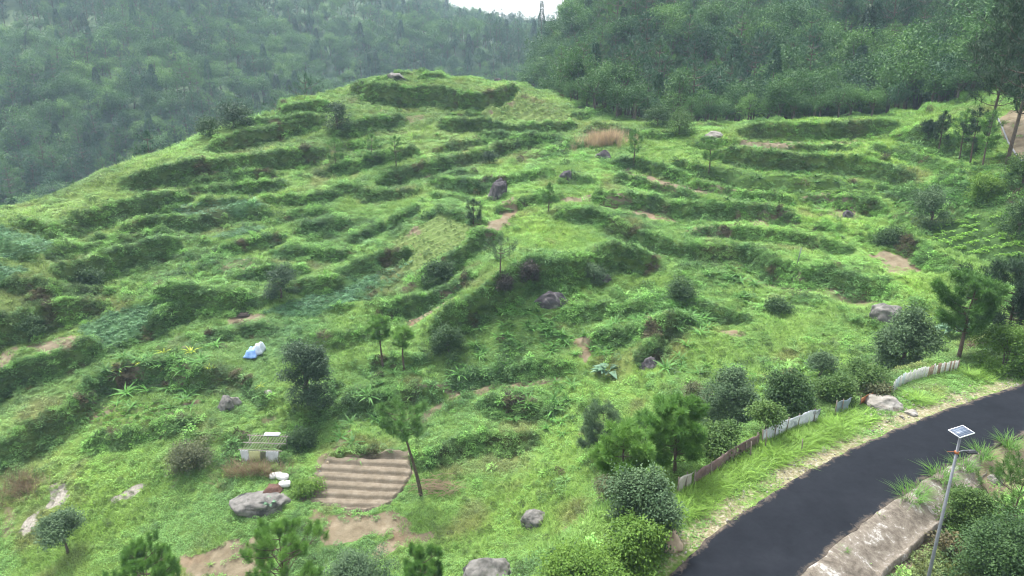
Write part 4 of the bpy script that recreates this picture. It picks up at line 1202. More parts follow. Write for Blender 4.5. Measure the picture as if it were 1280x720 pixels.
# ------------------------------------------------------------ tree shapes
def broadleaf(seed, H, R, leaf, nclus, per=9, mat=None, tall=0.75, base=0.30, nl=15, bark=None, multi=1, low=-0.5, flat=False):
    """returns trunk mesh, crown mesh (origin at the foot)"""
    r = np.random.default_rng(seed)
    ch = H * (1 - base) * 0.5; cz = H - ch
    lob = []
    for i in range(nl):
        d = rnd_dirs(1, r, low)[0]; k = r.uniform(0.35, 0.95)
        lob.append((d[0] * R * k, d[1] * R * k, cz + d[2] * ch * (0.72 if not flat else .35), R * r.uniform(0.17, 0.44)))
    lob.append((0, 0, cz, R * 0.5))
    if base < .1:      # a bush keeps its leaves down to the ground
        for i in range(9):
            a = r.uniform(0, 6.28); k = r.uniform(.45, .95); lob.append((R * k * cos(a), R * k * sin(a), H * r.uniform(.06, .3), R * r.uniform(.16, .34)))
    lob = np.array(lob)
    # limbs reach into the lobes
    mb = MB(); tr = 0.035 * H * (0.7 if multi > 1 else 1)
    top = np.array([r.normal(0, .08) * R, r.normal(0, .08) * R, cz])
    for m in range(multi):
        off = np.array([r.normal(0, .25), r.normal(0, .25), 0]) * (R * .5 if multi > 1 else 0)
        t = np.linspace(0, 1, 6)[:, None]
        p = off * (.3 + .7 * t) + t * (top + off * .6) + np.c_[np.sin(t * 4 + seed) * .03 * H, np.cos(t * 3 + seed) * .02 * H, 0 * t]
        p[0] = off * .3; p[:, 2] -= 0.15 * (1 - t[:, 0])
        mb.tube(p, np.linspace(1, .4, 6) * tr, 7)
    for L in lob[:10]:
        t = np.linspace(0, 1, 5)[:, None]; s = top * r.uniform(.45, .9); s[2] = max(s[2], H * base * .7)
        e = L[:3]; p = s * (1 - t) + e * t; p[:, 2] += np.sin(t[:, 0] * pi) * .06 * H * r.uniform(-.4, 1)
        mb.tube(p, np.linspace(.45, .12, 5) * tr, 5, False)
    trunk = mb.mesh('trunk', [bark or M_bark], smooth=True)
    # leaf clusters over the lobes
    w = lob[:, 3] ** 2; li = r.choice(len(lob), nclus, p=w / w.sum())
    d = rnd_dirs(nclus, r, -0.75); d[:, 2] += 0.15
    rad = lob[li, 3] * np.clip(r.normal(.88, .2, nclus), .3, 1.3)
    cc = lob[li, :3] + d * rad[:, None]
    far = r.uniform(0, 1, nclus) < .06; cc = np.where(far[:, None], cc + (cc - np.array([0, 0, cz * .8])) * .18, cc)
    n = nclus * per
    cs = np.repeat(cc, per, 0) + r.normal(0, 1, (n, 3)) * leaf * np.array([1.25, 1.25, .8])
    dd = np.repeat(d, per, 0) * .8 + r.normal(0, .75, (n, 3)); dd[:, 2] -= 0.1
    V, F = leaves(cs, dd, leaf * r.uniform(.7, 1.3, n), leaf * .7 * r.uniform(.7, 1.2, n))
    vc = np.clip(r.uniform(0, 1, nclus) * .65 + (lob[li, 3] * 7.7 % 1) * .35, 0, 1)
    v = np.clip(np.repeat(vc, per) + r.normal(0, .13, n), 0, 1)
    return trunk, np_mesh('crown', V, F, [mat or M_broad], {'var': ('FACE', 'FLOAT', np.r_[v, v])})

def pine(seed, H, R, needle=0.3, ntuft=260, nn=16, mat=None, base=0.35, lean=(0, 0), whorls=9, width=0.018, up=0.5, trunk_r=None, narrow=1.0, brush=False):
    """open-crowned pine with needle tufts along up-curved branches"""
    r = np.random.default_rng(seed); mb = MB(); tr = trunk_r or 0.016 * H + 0.03
    t = np.linspace(0, 1, 9)[:, None]
    axis = np.c_[lean[0] * H * t + np.sin(t * 5 + seed) * .012 * H, lean[1] * H * t + np.cos(t * 4 + seed) * .012 * H, H * t - .15 * (1 - t)]
    mb.tube(axis, np.linspace(1, .18, 9) * tr, 7)
    TC = []; TD = []
    def ax(u): return np.array([np.interp(u, t[:, 0], axis[:, i]) for i in range(3)])
    for k in range(whorls):
        u = base + (0.97 - base) * (k + r.uniform(-.25, .25)) / (whorls - .5); u = min(max(u, base), .98)
        nb = r.integers(3, 6); a0 = r.uniform(0, 6.28)
        prof = math.sin(min(1, (1 - u) / (1 - base) * 1.25 + .12) * pi * .62) * (.8 + .4 * r.uniform()) 
        for b in range(nb):
            a = a0 + b * 6.28 / nb + r.normal(0, .3); Lb = R * prof * r.uniform(.65, 1.15)
            s = ax(u); q = np.linspace(0, 1, 5)[:, None]
            h = np.array([cos(a), sin(a), 0])
            p = s + h * Lb * q + np.array([0, 0, 1]) * (Lb * up * q ** 1.8)
            mb.tube(p, np.linspace(.32, .10, 5) * tr, 4, False)
            m = max(3, int(ntuft * Lb / (R * whorls * 3.2))) if not brush else r.integers(2, 5)
            for j in range(m):
                uu = 1 - abs(r.normal(0, .3)); uu = max(.25, uu)
                c = s + h * Lb * uu + np.array([0, 0, 1]) * Lb * up * uu ** 1.8
                if brush:
                    side = np.array([-sin(a), cos(a), 0]) * (j - 1) * .16 * R * r.uniform(.6, 1.3)
                    c = s + h * Lb * (1 - .14 * j * r.uniform(.6, 1.3)) + side + np.array([0, 0, 1]) * Lb * up * r.uniform(.75, 1.05)
                    mb.tube([s + h * Lb * .6 + np.array([0, 0, 1]) * Lb * up * .4, c - np.array([0, 0, .1])], [.012, .008], 4, False)
                    TC.append(c); TD.append(h * .25 + np.array([0, 0, 1]) + r.normal(0, .12, 3)); continue
                TC.append(c + r.normal(0, .09, 3) * R * np.array([1, 1, .5])); TD.append(h * .5 + np.array([0, 0, .75]) + r.normal(0, .3, 3))
    for j in range(6): TC.append(ax(1) + r.normal(0, .05, 3) * R); TD.append(np.array([r.normal(0, .3), r.normal(0, .3), 1]))
    trunk = mb.mesh('trunk', [M_pbark], smooth=True)
    TC = np.array(TC); TD = np.array(TD); TD /= np.linalg.norm(TD, axis=1)[:, None]; m = len(TC); n = m * nn
    sp = r.uniform(-.35, 1, n)      # along the twig
    D = np.repeat(TD, nn, 0) * r.uniform(.1, 1.0, n)[:, None] + rnd_dirs(n, r) * .75
    if brush: D = np.repeat(TD, nn, 0) * .75 + rnd_dirs(n, r) * .85; sp = r.uniform(-1.9, 1.0, n)
    if brush: needle_l = needle * np.repeat(r.uniform(.7, 1.15, m), nn)
    C = np.repeat(TC, nn, 0) + np.repeat(TD, nn, 0) * (sp * needle * .7)[:, None]
    V, F = leaves(C, D, needle * r.uniform(.7, 1.15, n), width, fold=0, curl=.12)
    vc = r.uniform(0, 1, m); v = np.clip(np.repeat(vc, nn) * .7 + r.uniform(0, .3, n), 0, 1)
    return trunk, np_mesh('crown', V, F, [mat or M_pine], {'var': ('FACE', 'FLOAT', np.r_[v, v])})

def cypress(seed, H, R, leaf=.4, n=1600, mat=None):
    r = np.random.default_rng(seed); mb = MB(); mb.tube([(0, 0, -.2), (0, 0, H * .5), (0, 0, H * .95)], [.03 * H * .6, .02 * H * .6, .01], 6)
    u = r.uniform(0, 1, n) ** .8; tier = .75 + .35 * np.abs(np.sin(u * 17 + seed))
    a = r.uniform(0, 6.28, n); rr = R * (1 - u) ** .8 * tier * np.sqrt(r.uniform(.25, 1, n)) + .1
    C = np.c_[rr * np.cos(a), rr * np.sin(a), H * (.12 + .88 * u)]
    D = np.c_[np.cos(a), np.sin(a), np.full(n, -.05)] + r.normal(0, .35, (n, 3))
    V, F = leaves(C, D, leaf * r.uniform(.7, 1.3, n), leaf * .5); v = r.uniform(0, 1, n)
    return mb.mesh('trunk', [M_bark], smooth=True), np_mesh('crown', V, F, [mat or M_dkpine], {'var': ('FACE', 'FLOAT', np.r_[v, v])})

def plant(name, label, cat, loc, meshes, rotz=0, scale=1.0, group=None, parts=('trunk', 'crown')):
    root = empty(name, loc, label, cat, rotz, group, scale)
    for pn, me in zip(parts, meshes): link(pn, me, root)
    return root

# ------------------------------------------------------------ the forest
FOR = {
 'broad': [broadleaf(500 + i, 9.5, 3.6 + .3 * (i % 3), .40, 230, 8, [M_fb1, M_fb2, M_fb1, M_fp, M_fb1][i], base=.18, nl=12) for i in range(5)],
 'pine': [pine(520 + i, 12.5, 3.0, .62, 210, 12, [M_fp, M_fp, M_fb1][i], base=.3, whorls=8, width=.10) for i in range(3)],
 'fir': [cypress(530 + i, 12, 2.5, .6, 1100, [M_dkpine, M_fp][i]) for i in range(2)],
}
ex = np.array([-700, -200,-140,-100,-75,-56,-48,-36,-21, 0, 8, 15, 27, 46, 61, 68, 74, 92, 120, 400.]); ey = np.array([60, 70, 82, 90, 96, 104, 126, 143, 155, 152, 134, 121, 118, 115.5, 110.5, 101, 90, 74, 60, 30.])
def forest_edge(X): return np.interp(X, ex, ey)
def vis(X, Y, Z, n=70):
    """is the point clear of the ground as seen from the camera"""
    ok = np.ones(X.shape, bool)
    for t in np.linspace(.12, .985, n):
        x = X * t; y = Y * t; z = CZ + (Z - CZ) * t
        m = ok & (y > 13)
        if not m.any(): continue
        ok[m] &= z[m] > gz(x[m], y[m])
    return ok
def forest_points(y0, y1, s, seed, x0=-520, x1=420):
    X, Y, r = jgrid(x0, x1, y0, y1, s, seed)
    k = (Y > forest_edge(X)) & (np.abs(X) < Y * 1.2 + 12); X, Y = X[k], Y[k]
    Z = gz(X, Y); k = infr(X, Y, Z + 6, 400, 60); X, Y, Z = X[k], Y[k], Z[k]
    px, py, f = project(X, Y, Z + 11); k = py > -140; X, Y, Z = X[k], Y[k], Z[k]
    op = open_at(X, Y) * 1.3 + np.clip((fbm(X, Y, 26, 3, 130) - .64) * 4, 0, .7) * (X < -30)
    k = r.uniform(0, 1, X.size) > op; X, Y, Z = X[k], Y[k], Z[k]
    sx = np.array([-200, 0, 120, 250, 330, 500, 640, 700]); sy = np.array([340, 268, 215, 165, 122, 90, 100, 125])
    px, py, f = project(X, Y, Z + 10.5); k = (py > np.interp(px, sx, sy)) | (px > 690) | (Y > 190); X, Y, Z = X[k], Y[k], Z[k]
    k = vis(X, Y, Z + 14); return X[k], Y[k], Z[k], r
FX_ = []
for (a, b, s, sd_) in ((70, 260, 4.3, 1), (260, 420, 5.4, 2), (420, 1000, 8.0, 3)):
    X, Y, Z, r = forest_points(a, b, s, sd_)
    FX_.append(np.c_[X, Y, Z])
FP = np.concatenate(FX_); r = np.random.default_rng(77)
gapm = np.hypot(FP[:, 0] - 84, FP[:, 1] - 92) < 0
nF = len(FP)
kindn = fbm(FP[:, 0], FP[:, 1], 22, 3, 131) + r.normal(0, .09, nF)
kind = np.where(kindn > .56, 1, 0); kind = np.where(r.uniform(0, 1, nF) < .07, 2, kind)
sc = r.uniform(.62, 1.2, nF) * np.where(FP[:, 1] > 260, 1.0, 1.0)
edge_d = FP[:, 1] - forest_edge(FP[:, 0]); kind = np.where((edge_d < 9) & (FP[:, 0] < 60), 0, kind); sc = sc * np.clip(.45 + edge_d / 22, .45, 1)
# the tall stand at the right edge
sc = np.where((FP[:, 0] > 62) & (FP[:, 1] < 150), sc * 1.15, sc)
var = np.where(kind == 0, r.integers(0, 5, nF), np.where(kind == 1, r.integers(0, 3, nF), r.integers(0, 2, nF)))
var = np.where((kind == 0) & (var == 3) & (r.uniform(0, 1, nF) < .5), 0, var)
px, py, f = project(FP[:, 0], FP[:, 1], FP[:, 2] + 7)
size = sc * FPX / f * ((px > 0) & (px < 1280) & (py > 0))
order = np.argsort(-size)
chosen = np.zeros(nF, bool)
for kk in (0, 1, 2):
    o_ = order[kind[order] == kk][:(220, 75, 30)[kk]]; chosen[o_] = size[o_] > 0
names = ['forest_tree', 'pine_tree', 'fir_tree']
labs = ['round-crowned broadleaf tree among the forest on the misty hills', 'open-crowned pine tree among the forest on the misty hills', 'narrow dark conical tree among the forest on the misty hills']
grps = ['broadleaf trees of the hill forest', 'pines of the hill forest', 'conical trees of the hill forest']
keys = ['broad', 'pine', 'fir']
for i in np.nonzero(chosen)[0]:
    k = kind[i]; plant(names[k], labs[k], 'tree', tuple(FP[i] - np.array([0, 0, .3])), FOR[keys[k]][var[i]], r.uniform(0, 6.28), (sc[i] * r.uniform(.9, 1.12), sc[i] * r.uniform(.9, 1.12), sc[i] * r.uniform(.85, 1.15)), grps[k])
rest = ~chosen
def joined(t, c, nm):
    # trunk and crown in one mesh for the uncountable wood
    n1 = len(t.vertices); V1 = np.empty(n1 * 3, np.float32); t.vertices.foreach_get('co', V1)
    n2 = len(c.vertices); V2 = np.empty(n2 * 3, np.float32); c.vertices.foreach_get('co', V2)
    q = np.array([p.vertices[:] for p in t.polygons if len(p.vertices) == 4]); tri = np.array([p.vertices[:] for p in c.polygons]) + n1
    v = np.empty(len(c.polygons), np.float32); c.attributes['var'].data.foreach_get('value', v)
    me = np_mesh(nm, np.r_[V1.reshape(-1, 3), V2.reshape(-1, 3)], [q, tri], [t.materials[0], c.materials[0]], {'var': ('FACE', 'FLOAT', np.r_[np.zeros(len(q)), v])}, mat_idx=np.r_[np.zeros(len(q)), np.ones(len(tri))].astype(int))
    return hidden(nm, me)
src = [joined(*m, 'wood_source') for kk in keys for m in FOR[kk]]
PC['wood'] = proto_coll('wood_sources', src)
off = np.array([0, 5, 8])
R_ = np.nonzero(rest)[0]; n = len(R_); s_ = sc[R_]
# collection children are picked in name order: wood_source, .001, .002 ... = the order made
stuff('distant_forest', FP[R_] - np.array([0, 0, .3]), PC['wood'], off[kind[R_]] + var[R_], np.c_[np.zeros(n), np.zeros(n), r.uniform(0, 6.28, n)], np.c_[s_, s_, s_ * r.uniform(.85, 1.2, n)], None, 'dense mixed forest covering the misty hills behind the terraces', 'forest')
M_brown = leaf_mat('brown_green_leaves', (0.035,0.05,0.02), (0.13,0.145,0.06), transl=0.15)
# ------------------------------------------------------------ single trees
def tree_at(name, label, cat, px, py, meshes, rotz=0, scale=1.0, group=None, sink=.05):
    p = ground_at(px, py); p.z -= sink
    return plant(name, label, cat, p, meshes, rotz, scale, group)
def px_h(px, py, h_px):
    p = ground_at(px, py); f = float(project(p.x, p.y, p.z)[2]); return h_px * f / FPX
def size_at(px, py): # metres per pixel
    return px_h(px, py, 1.0)

# big dark round tree left of centre
def bl(name, label, cat, px, py, wpx, hpx, seed, leaf, ncl, mat, per=9, **k):
    if seed in (7, 8, 9, 29, 30, 31, 32, 37, 38, 39, 18): wpx *= .8; hpx *= .72
    if seed in (30, 31, 32, 37, 38): mat = M_broad
    s = size_at(px, py); dep = PITCH + math.atan((py - hpx / 2 - 360) / FPX)
    H = max(.5 * hpx, (hpx - .40 * wpx * sin(dep)) / cos(dep)) * s; R = wpx * s * .47
    return tree_at(name, label, cat, px, py, broadleaf(seed, H, R, leaf, ncl, per, mat, **k), seed)
bl('evergreen_tree', 'large dark green tree with a dense two-tiered crown left of the centre, above the pen', 'tree', 386, 508, 58, 92, 1, .17, 1500, M_dark, base=.09, nl=17)
bl('evergreen_tree', 'large dark leafy tree beside the grey boulder and above the wooden slat fence', 'tree', 1124, 463, 66, 84, 2, .17, 1500, M_grey, base=.08, nl=18)
bl('shrub', 'dark rounded shrub on the terrace left of centre, above the blue-green crop', 'shrub', 351, 372, 38, 42, 3, .17, 420, M_dark, base=.05, low=-.2)
bl('round_tree', 'small bushy tree standing on the left shoulder of the knoll against the far forest', 'tree', 345, 122, 34, 34, 4, .26, 330, M_broad, base=.08)
bl('young_tree', 'small round-crowned tree on a thin trunk beside the stony path at the lower left', 'tree', 84, 692, 56, 58, 5, .15, 700, M_grey, base=.42, nl=12)
bl('shrub', 'dark grey-green shrub on the upper slope of the knoll', 'shrub', 422, 163, 34, 34, 6, .22, 260, M_dark, base=.03, low=-.2)
bl('shrub', 'purple-brown leafy shrub on the central spur', 'shrub', 660, 350, 30, 34, 7, .17, 330, M_purple, base=.03, low=-.2)
bl('shrub', 'dull purple shrub below the thin pine on the central spur', 'shrub', 632, 360, 24, 26, 8, .16, 240, M_purple, base=.03, low=-.2)
bl('shrub', 'grey-leaved shrub hanging over the edge of the central spur', 'shrub', 742, 352, 44, 34, 9, .16, 420, M_grey, base=.03, low=-.2)
bl('shrub', 'wide green shrub at the foot of the forest right of the reeds', 'shrub', 822, 158, 36, 24, 10, .24, 260, M_broad, base=.02, low=-.1)
bl('shrub', 'round green shrub near the pale rock on the saddle', 'shrub', 849, 168, 36, 28, 11, .22, 300, M_broad2, base=.02, low=-.1)
bl('shrub', 'loose dark shrub on the left ridge behind the top terraces', 'shrub', 292, 158, 46, 28, 12, .25, 300, M_dark, base=.02, low=-.1)
bl('shrub', 'small green shrub on the left ridge lower than the dark one', 'shrub', 262, 170, 26, 22, 13, .25, 160, M_broad, base=.02, low=-.1)
bl('shrub', 'small shrub on the ridge to the right of the dark one', 'shrub', 318, 142, 26, 20, 14, .25, 160, M_broad2, base=.02, low=-.1)
bl('shrub', 'tall dark grey shrub at the left end of the vegetable rows', 'shrub', 1160, 286, 44, 62, 15, .19, 560, M_grey, base=.05, nl=12)
bl('shrub', 'lime green shrub above the right end of the vegetable rows', 'shrub', 1232, 250, 44, 32, 16, .20, 420, M_lime, base=.02, low=-.1)
bl('shrub', 'dark green shrub at the right end of the vegetable rows', 'shrub', 1272, 296, 50, 50, 17, .19, 520, M_broad, base=.03, low=-.2)
bl('shrub', 'broad-leaved shrub on the bank left of the vegetable rows', 'shrub', 1112, 306, 44, 28, 18, .19, 340, M_broad, base=.02, low=-.1)
bl('shrub', 'green shrub beside the reddish cut at the right edge', 'shrub', 1275, 236, 44, 44, 19, .2, 420, M_broad2, base=.02, low=-.1)
bl('shrub', 'tall grey-green bush cluster behind the white tarp fence', 'shrub', 916, 530, 74, 82, 20, .15, 1500, M_grey, base=.05, nl=16, multi=3)
bl('shrub', 'dense rounded bush behind the fence, right of the tall grey-green one', 'shrub', 985, 512, 56, 52, 21, .14, 900, M_broad, base=.05, nl=14, multi=3)
bl('shrub', 'lime-tinged bush behind the fence near the orange net', 'shrub', 1042, 500, 44, 34, 22, .14, 600, M_broad2, base=.04, multi=2)
bl('shrub', 'large grey-green bush beside the pale boulder at the left end of the brown fence', 'shrub', 806, 668, 84, 86, 23, .12, 1900, M_grey, base=.04, nl=18, multi=3, low=-.3)
bl('shrub', 'bright green bush in front of the large grey-green one beside the pale boulder', 'shrub', 792, 706, 66, 66, 24, .12, 1300, M_lime, base=.03, nl=14, multi=3, low=-.3)
bl('shrub', 'dry brown bush below the pines near the middle of the bottom', 'shrub', 762, 625, 44, 46, 25, .11, 600, M_brown, base=.04, multi=3)
bl('shrub', 'yellow-green bush beside the road at the right edge, with pale flower heads', 'shrub', 1256, 462, 66, 64, 26, .14, 1100, M_lime, base=.04, nl=14, multi=3, low=-.3)
bl('shrub', 'low silver-green bush between two pines at the bottom edge', 'shrub', 440, 742, 90, 58, 27, .12, 1500, M_grey, base=.03, nl=14, low=-.1)
bl('shrub', 'low lime green bush at the bottom edge left of the road', 'shrub', 738, 742, 110, 58, 28, .11, 1500, M_lime, base=.03, nl=16, low=-.1)
bl('shrub', 'dark shrub on the slope right of the overhung rock face', 'shrub', 848, 372, 50, 32, 29, .17, 420, M_broad, base=.02, low=-.1)
bl('shrub', 'small dark shrub alone on the smooth right-hand slope', 'shrub', 972, 388, 40, 20, 30, .16, 300, M_dark, base=.02, low=-.1)
bl('shrub', 'dark leafy shrub below the bright grass of the central spur', 'shrub', 560, 440, 60, 44, 31, .16, 700, M_broad, base=.02, low=-.1, nl=14)
bl('shrub', 'shrub on the dark bank below the striped field', 'shrub', 545, 350, 52, 34, 32, .18, 460, M_dark, base=.02, low=-.1)
bl('shrub', 'scrubby shrub at the right of the small pen with cloth sides', 'shrub', 376, 560, 34, 30, 33, .14, 420, M_broad, base=.02, low=-.1)
bl('shrub', 'brownish shrub left of the small pen with cloth sides', 'shrub', 240, 580, 50, 30, 34, .14, 560, M_brown, base=.02, low=-.1)
bl('shrub', 'leafy creeper heap between the white sacks and the bare beds', 'shrub', 382, 618, 38, 24, 35, .14, 420, M_lime, base=.02, low=-.1)
bl('shrub', 'small dark shrub on the second terrace below the knoll top', 'shrub', 612, 205, 20, 16, 36, .2, 130, M_dark, base=.02, low=-.1)
bl('shrub', 'dark shrub on the bank in the left foreground of the big hedge', 'shrub', 108, 356, 46, 30, 37, .19, 300, M_dark, base=.02, low=-.1)
bl('shrub', 'dark bush on the lower left terrace hedge', 'shrub', 40, 412, 50, 26, 38, .18, 300, M_dark, base=.02, low=-.1)
bl('shrub', 'thin bare-stemmed shrub among weeds below the big leafy tree', 'shrub', 1022, 470, 52, 44, 39, .13, 420, M_grey, base=.3, multi=3)
bl('shrub', 'loose bush behind the right half of the brown cloth fence', 'shrub', 898, 566, 52, 40, 42, .14, 420, M_broad2, base=.04, multi=3, low=-.2)
bl('shrub', 'narrow pale-leaved bush rising behind the left end of the white tarp fence', 'shrub', 955, 545, 34, 48, 43, .14, 300, M_broad2, base=.2, multi=3)
bl('shrub', 'loose pale bush left of the dark leafy tree behind the slat fence', 'shrub', 1078, 482, 56, 34, 44, .14, 420, M_broad2, base=.04, multi=3, low=-.1)
bl('shrub', 'brownish scrub behind the orange net fence', 'shrub', 1090, 492, 40, 18, 45, .12, 300, M_brown, base=.04, multi=3, low=-.1)
bl('shrub', 'grey-brown scrub between the feathery pine and the tall grey-green bush', 'shrub', 872, 520, 50, 44, 46, .14, 420, M_brown, base=.04, multi=3, low=-.2)
# lower right corner, nearest the camera
bl('shrub', 'broad dark green bush in the lower right corner below the lamp post', 'shrub', 1242, 735, 110, 100, 40, .10, 2200, M_broad, base=.03, nl=18, multi=3, low=-.2)
bl('shrub', 'light green bush right of the lamp post, behind the corner bush', 'shrub', 1200, 655, 60, 52, 41, .10, 1000, M_broad2, base=.03, nl=14, multi=3, low=-.2)

# pines
def pn(label, px, py, hpx, wpx, seed, needle, nt, nn, mat=None, name='pine_tree', lean=(0, 0), rot=None, group=None, **k):
    s = size_at(px, py); H = hpx * s; R = wpx * s * .5
    return tree_at(name, label, 'tree', px, py, pine(seed, H, R, needle, nt, nn, mat, lean=lean, **k), rot if rot is not None else 0, 1.0, group)
pn('leaning pine with a bare trunk at the right edge of the bare beds', 526, 620, 122, 56, 101, .42, 200, 26, lean=(-.16, 0), base=.72, whorls=4, width=.035, trunk_r=.17)
pn('left one of two thin pines with bare trunks above the dark bank, left of centre', 478, 460, 66, 24, 102, .4, 130, 26, M_pineb, base=.62, whorls=4, width=.04, trunk_r=.12)
pn('right one of two thin pines with bare trunks above the dark bank, left of centre', 505, 462, 52, 24, 103, .4, 130, 26, M_pineb, base=.62, whorls=4, width=.04, trunk_r=.12)
pn('thin sparse pine standing on the central spur beside the purple shrub', 626, 345, 46, 30, 104, .42, 70, 14, M_grey, base=.5, whorls=4, width=.04, trunk_r=.1)
pn('small slender pine on the terrace right of the split dark boulder', 686, 264, 32, 16, 105, .4, 60, 18, base=.35, whorls=4, width=.05, trunk_r=.09)
pn('slender young pine on the terrace left of the orange-brown rows', 792, 206, 40, 22, 106, .42, 90, 18, base=.35, whorls=5, width=.06, trunk_r=.12)
pn('small pine standing on the hedge above the lime green rows', 886, 216, 38, 26, 107, .42, 110, 18, base=.42, whorls=4, width=.06, trunk_r=.12)
pn('small pine on the middle terrace of the knoll, right of its twin', 495, 208, 34, 22, 108, .42, 100, 18, base=.25, whorls=5, width=.06)
pn('small bushy pine on the middle terrace of the knoll, left of its twin', 466, 205, 34, 28, 109, .42, 120, 18, base=.12, whorls=5, width=.06)
pn('small pine by the hedge below the dark grey-green shrub of the knoll', 420, 206, 30, 22, 110, .42, 100, 18, base=.2, whorls=5, width=.06)
pn('small pine beside the striped field', 592, 280, 28, 20, 111, .4, 80, 18, M_dkpine, base=.25, whorls=4, width=.05)
for i, (a, b, h, w, t) in enumerate([(1172, 192, 48, 22, 'leftmost tall pine of the small stand right of the terraces'), (1198, 200, 58, 26, 'second pine from the left in the small stand right of the terraces'), (1212, 204, 64, 26, 'third pine from the left in the small stand right of the terraces'), (1228, 210, 66, 30, 'fourth pine from the left in the small stand right of the terraces'), (1160, 172, 18, 16, 'tiny pine just left of the small stand right of the terraces')]):
    pn(t, a, b, h, w, 120 + i, .45, 130, 18, M_pine if i % 2 else M_dkpine, base=.38, whorls=5, width=.06, trunk_r=.11, group='pines of the small stand')
pn('tallest pine at the right edge, rising beside the red earth cut', 1262, 206, 250, 120, 131, .6, 900, 16, M_dkpine, base=.25, whorls=12, width=.08, trunk_r=.22)
pn('tall dark pine behind the red earth cut, left of the tallest one', 1236, 170, 190, 80, 132, .6, 600, 16, M_dkpine, base=.2, whorls=11, width=.08, trunk_r=.18)
pn('tall dark pine at the right edge above the white boundary line', 1290, 180, 230, 110, 133, .6, 700, 16, M_dkpine, base=.2, whorls=12, width=.08, trunk_r=.2)
pn('pine with a black forked trunk above the wooden slat fence', 1197, 446, 98, 66, 134, .40, 560, 30, M_pine, base=.34, whorls=6, width=.034, trunk_r=.15, lean=(.05, 0), up=.7)
pn('dark pine at the right edge behind the yellow-green bush', 1258, 425, 92, 90, 135, .40, 650, 28, M_dkpine, base=.2, whorls=7, width=.036, trunk_r=.13, up=.6)
pn('dark green pine at the right edge, partly out of the picture', 1295, 425, 100, 80, 136, .40, 600, 28, M_dkpine, base=.2, whorls=7, width=.036, trunk_r=.13, up=.6)
pn('bright green pine with rounded tufts, nearest the dry brown bush', 775, 625, 96, 66, 137, .34, 528, 30, M_pineb, base=.3, whorls=6, width=.026, trunk_r=.09, up=.5)
pn('grey-green pine farthest left in the clump behind the brown fence', 752, 575, 72, 54, 138, .34, 480, 26, M_grey, base=.2, whorls=6, width=.028, trunk_r=.08, up=.5)
pn('thin upright pine in the middle of the clump behind the brown fence', 804, 600, 92, 46, 139, .34, 384, 28, M_pineb, base=.3, whorls=7, width=.026, trunk_r=.08, up=.5)
pn('tall feathery pine on the right of the clump behind the brown fence', 842, 590, 98, 70, 140, .34, 640, 28, M_pineb, base=.2, whorls=8, width=.026, trunk_r=.1, up=.5)
# foreground pines whose feet are below the frame
def fg_pine(label, px, py_top, Y, R, seed, H=None, **k):
    a, b = ray(px, py_top); X = float(a * Y); zt = float(CZ + b * Y)
    zg = float(gz(np.array([X]), np.array([Y]))[0]); H = zt - zg
    m = pine(seed, H, R, .26, 100, k.pop('nn', 190), M_pineb, base=max(.2, 1 - 3.2 / H), whorls=k.pop('whorls', 8), width=.012, up=k.pop('up', .55), trunk_r=.10, brush=True)
    plant('pine_tree', label, 'tree', (X, Y, zg), m, seed)
fg_pine('foreground pine with upright needle brushes at the bottom edge, left of centre', 352, 660, 27, 1.75, 151)
fg_pine('soft feathery pine top at the bottom edge, near the left corner', 176, 690, 29, 1.6, 152, nn=240)
fg_pine('bright green pine top at the bottom edge below the bare soil', 528, 692, 27, 1.15, 153, nn=240, whorls=6)
s_ = size_at(1255, 640)
pn('young pine with dark upright needle brushes at the right edge below the road', 1262, 668, 92, 84, 154, .20, 420, 110, M_pine, base=.1, whorls=8, width=.010, trunk_r=.06, up=.7, brush=True)
# forest skyline trees that stand out in the gap
def sky_tree(name, label, px, pyb, Y, hpx, meshes_fn):
    X, Yw, Z = [float(v) for v in unproj_Y(px, pyb, Y)]; f = float(project(X, Y, Z)[2]); H = hpx * f / FPX
    zg = float(gz(np.array([X]), np.array([Y]))[0])
    H = H + Z - zg
    plant(name, label, 'tree', (X, Y, zg), meshes_fn(H), 0)
sky_tree('fir_tree', 'tall pointed dark conifer standing against the sky in the gap between the hills', 677, 40, 300, 36, lambda H: cypress(161, H, 3.4, .7, 1500))
sky_tree('forest_tree', 'spreading flat-topped tree against the sky right of the pointed conifer', 715, 40, 262, 40, lambda H: broadleaf(162, H, 7.0, .42, 420, 8, M_grey, base=.45, nl=12, flat=True))
sky_tree('fir_tree', 'tall green conifer touching the top of the photo, right of the gap', 731, 40, 255, 48, lambda H: cypress(163, H, 4.6, .6, 2200, M_pine))

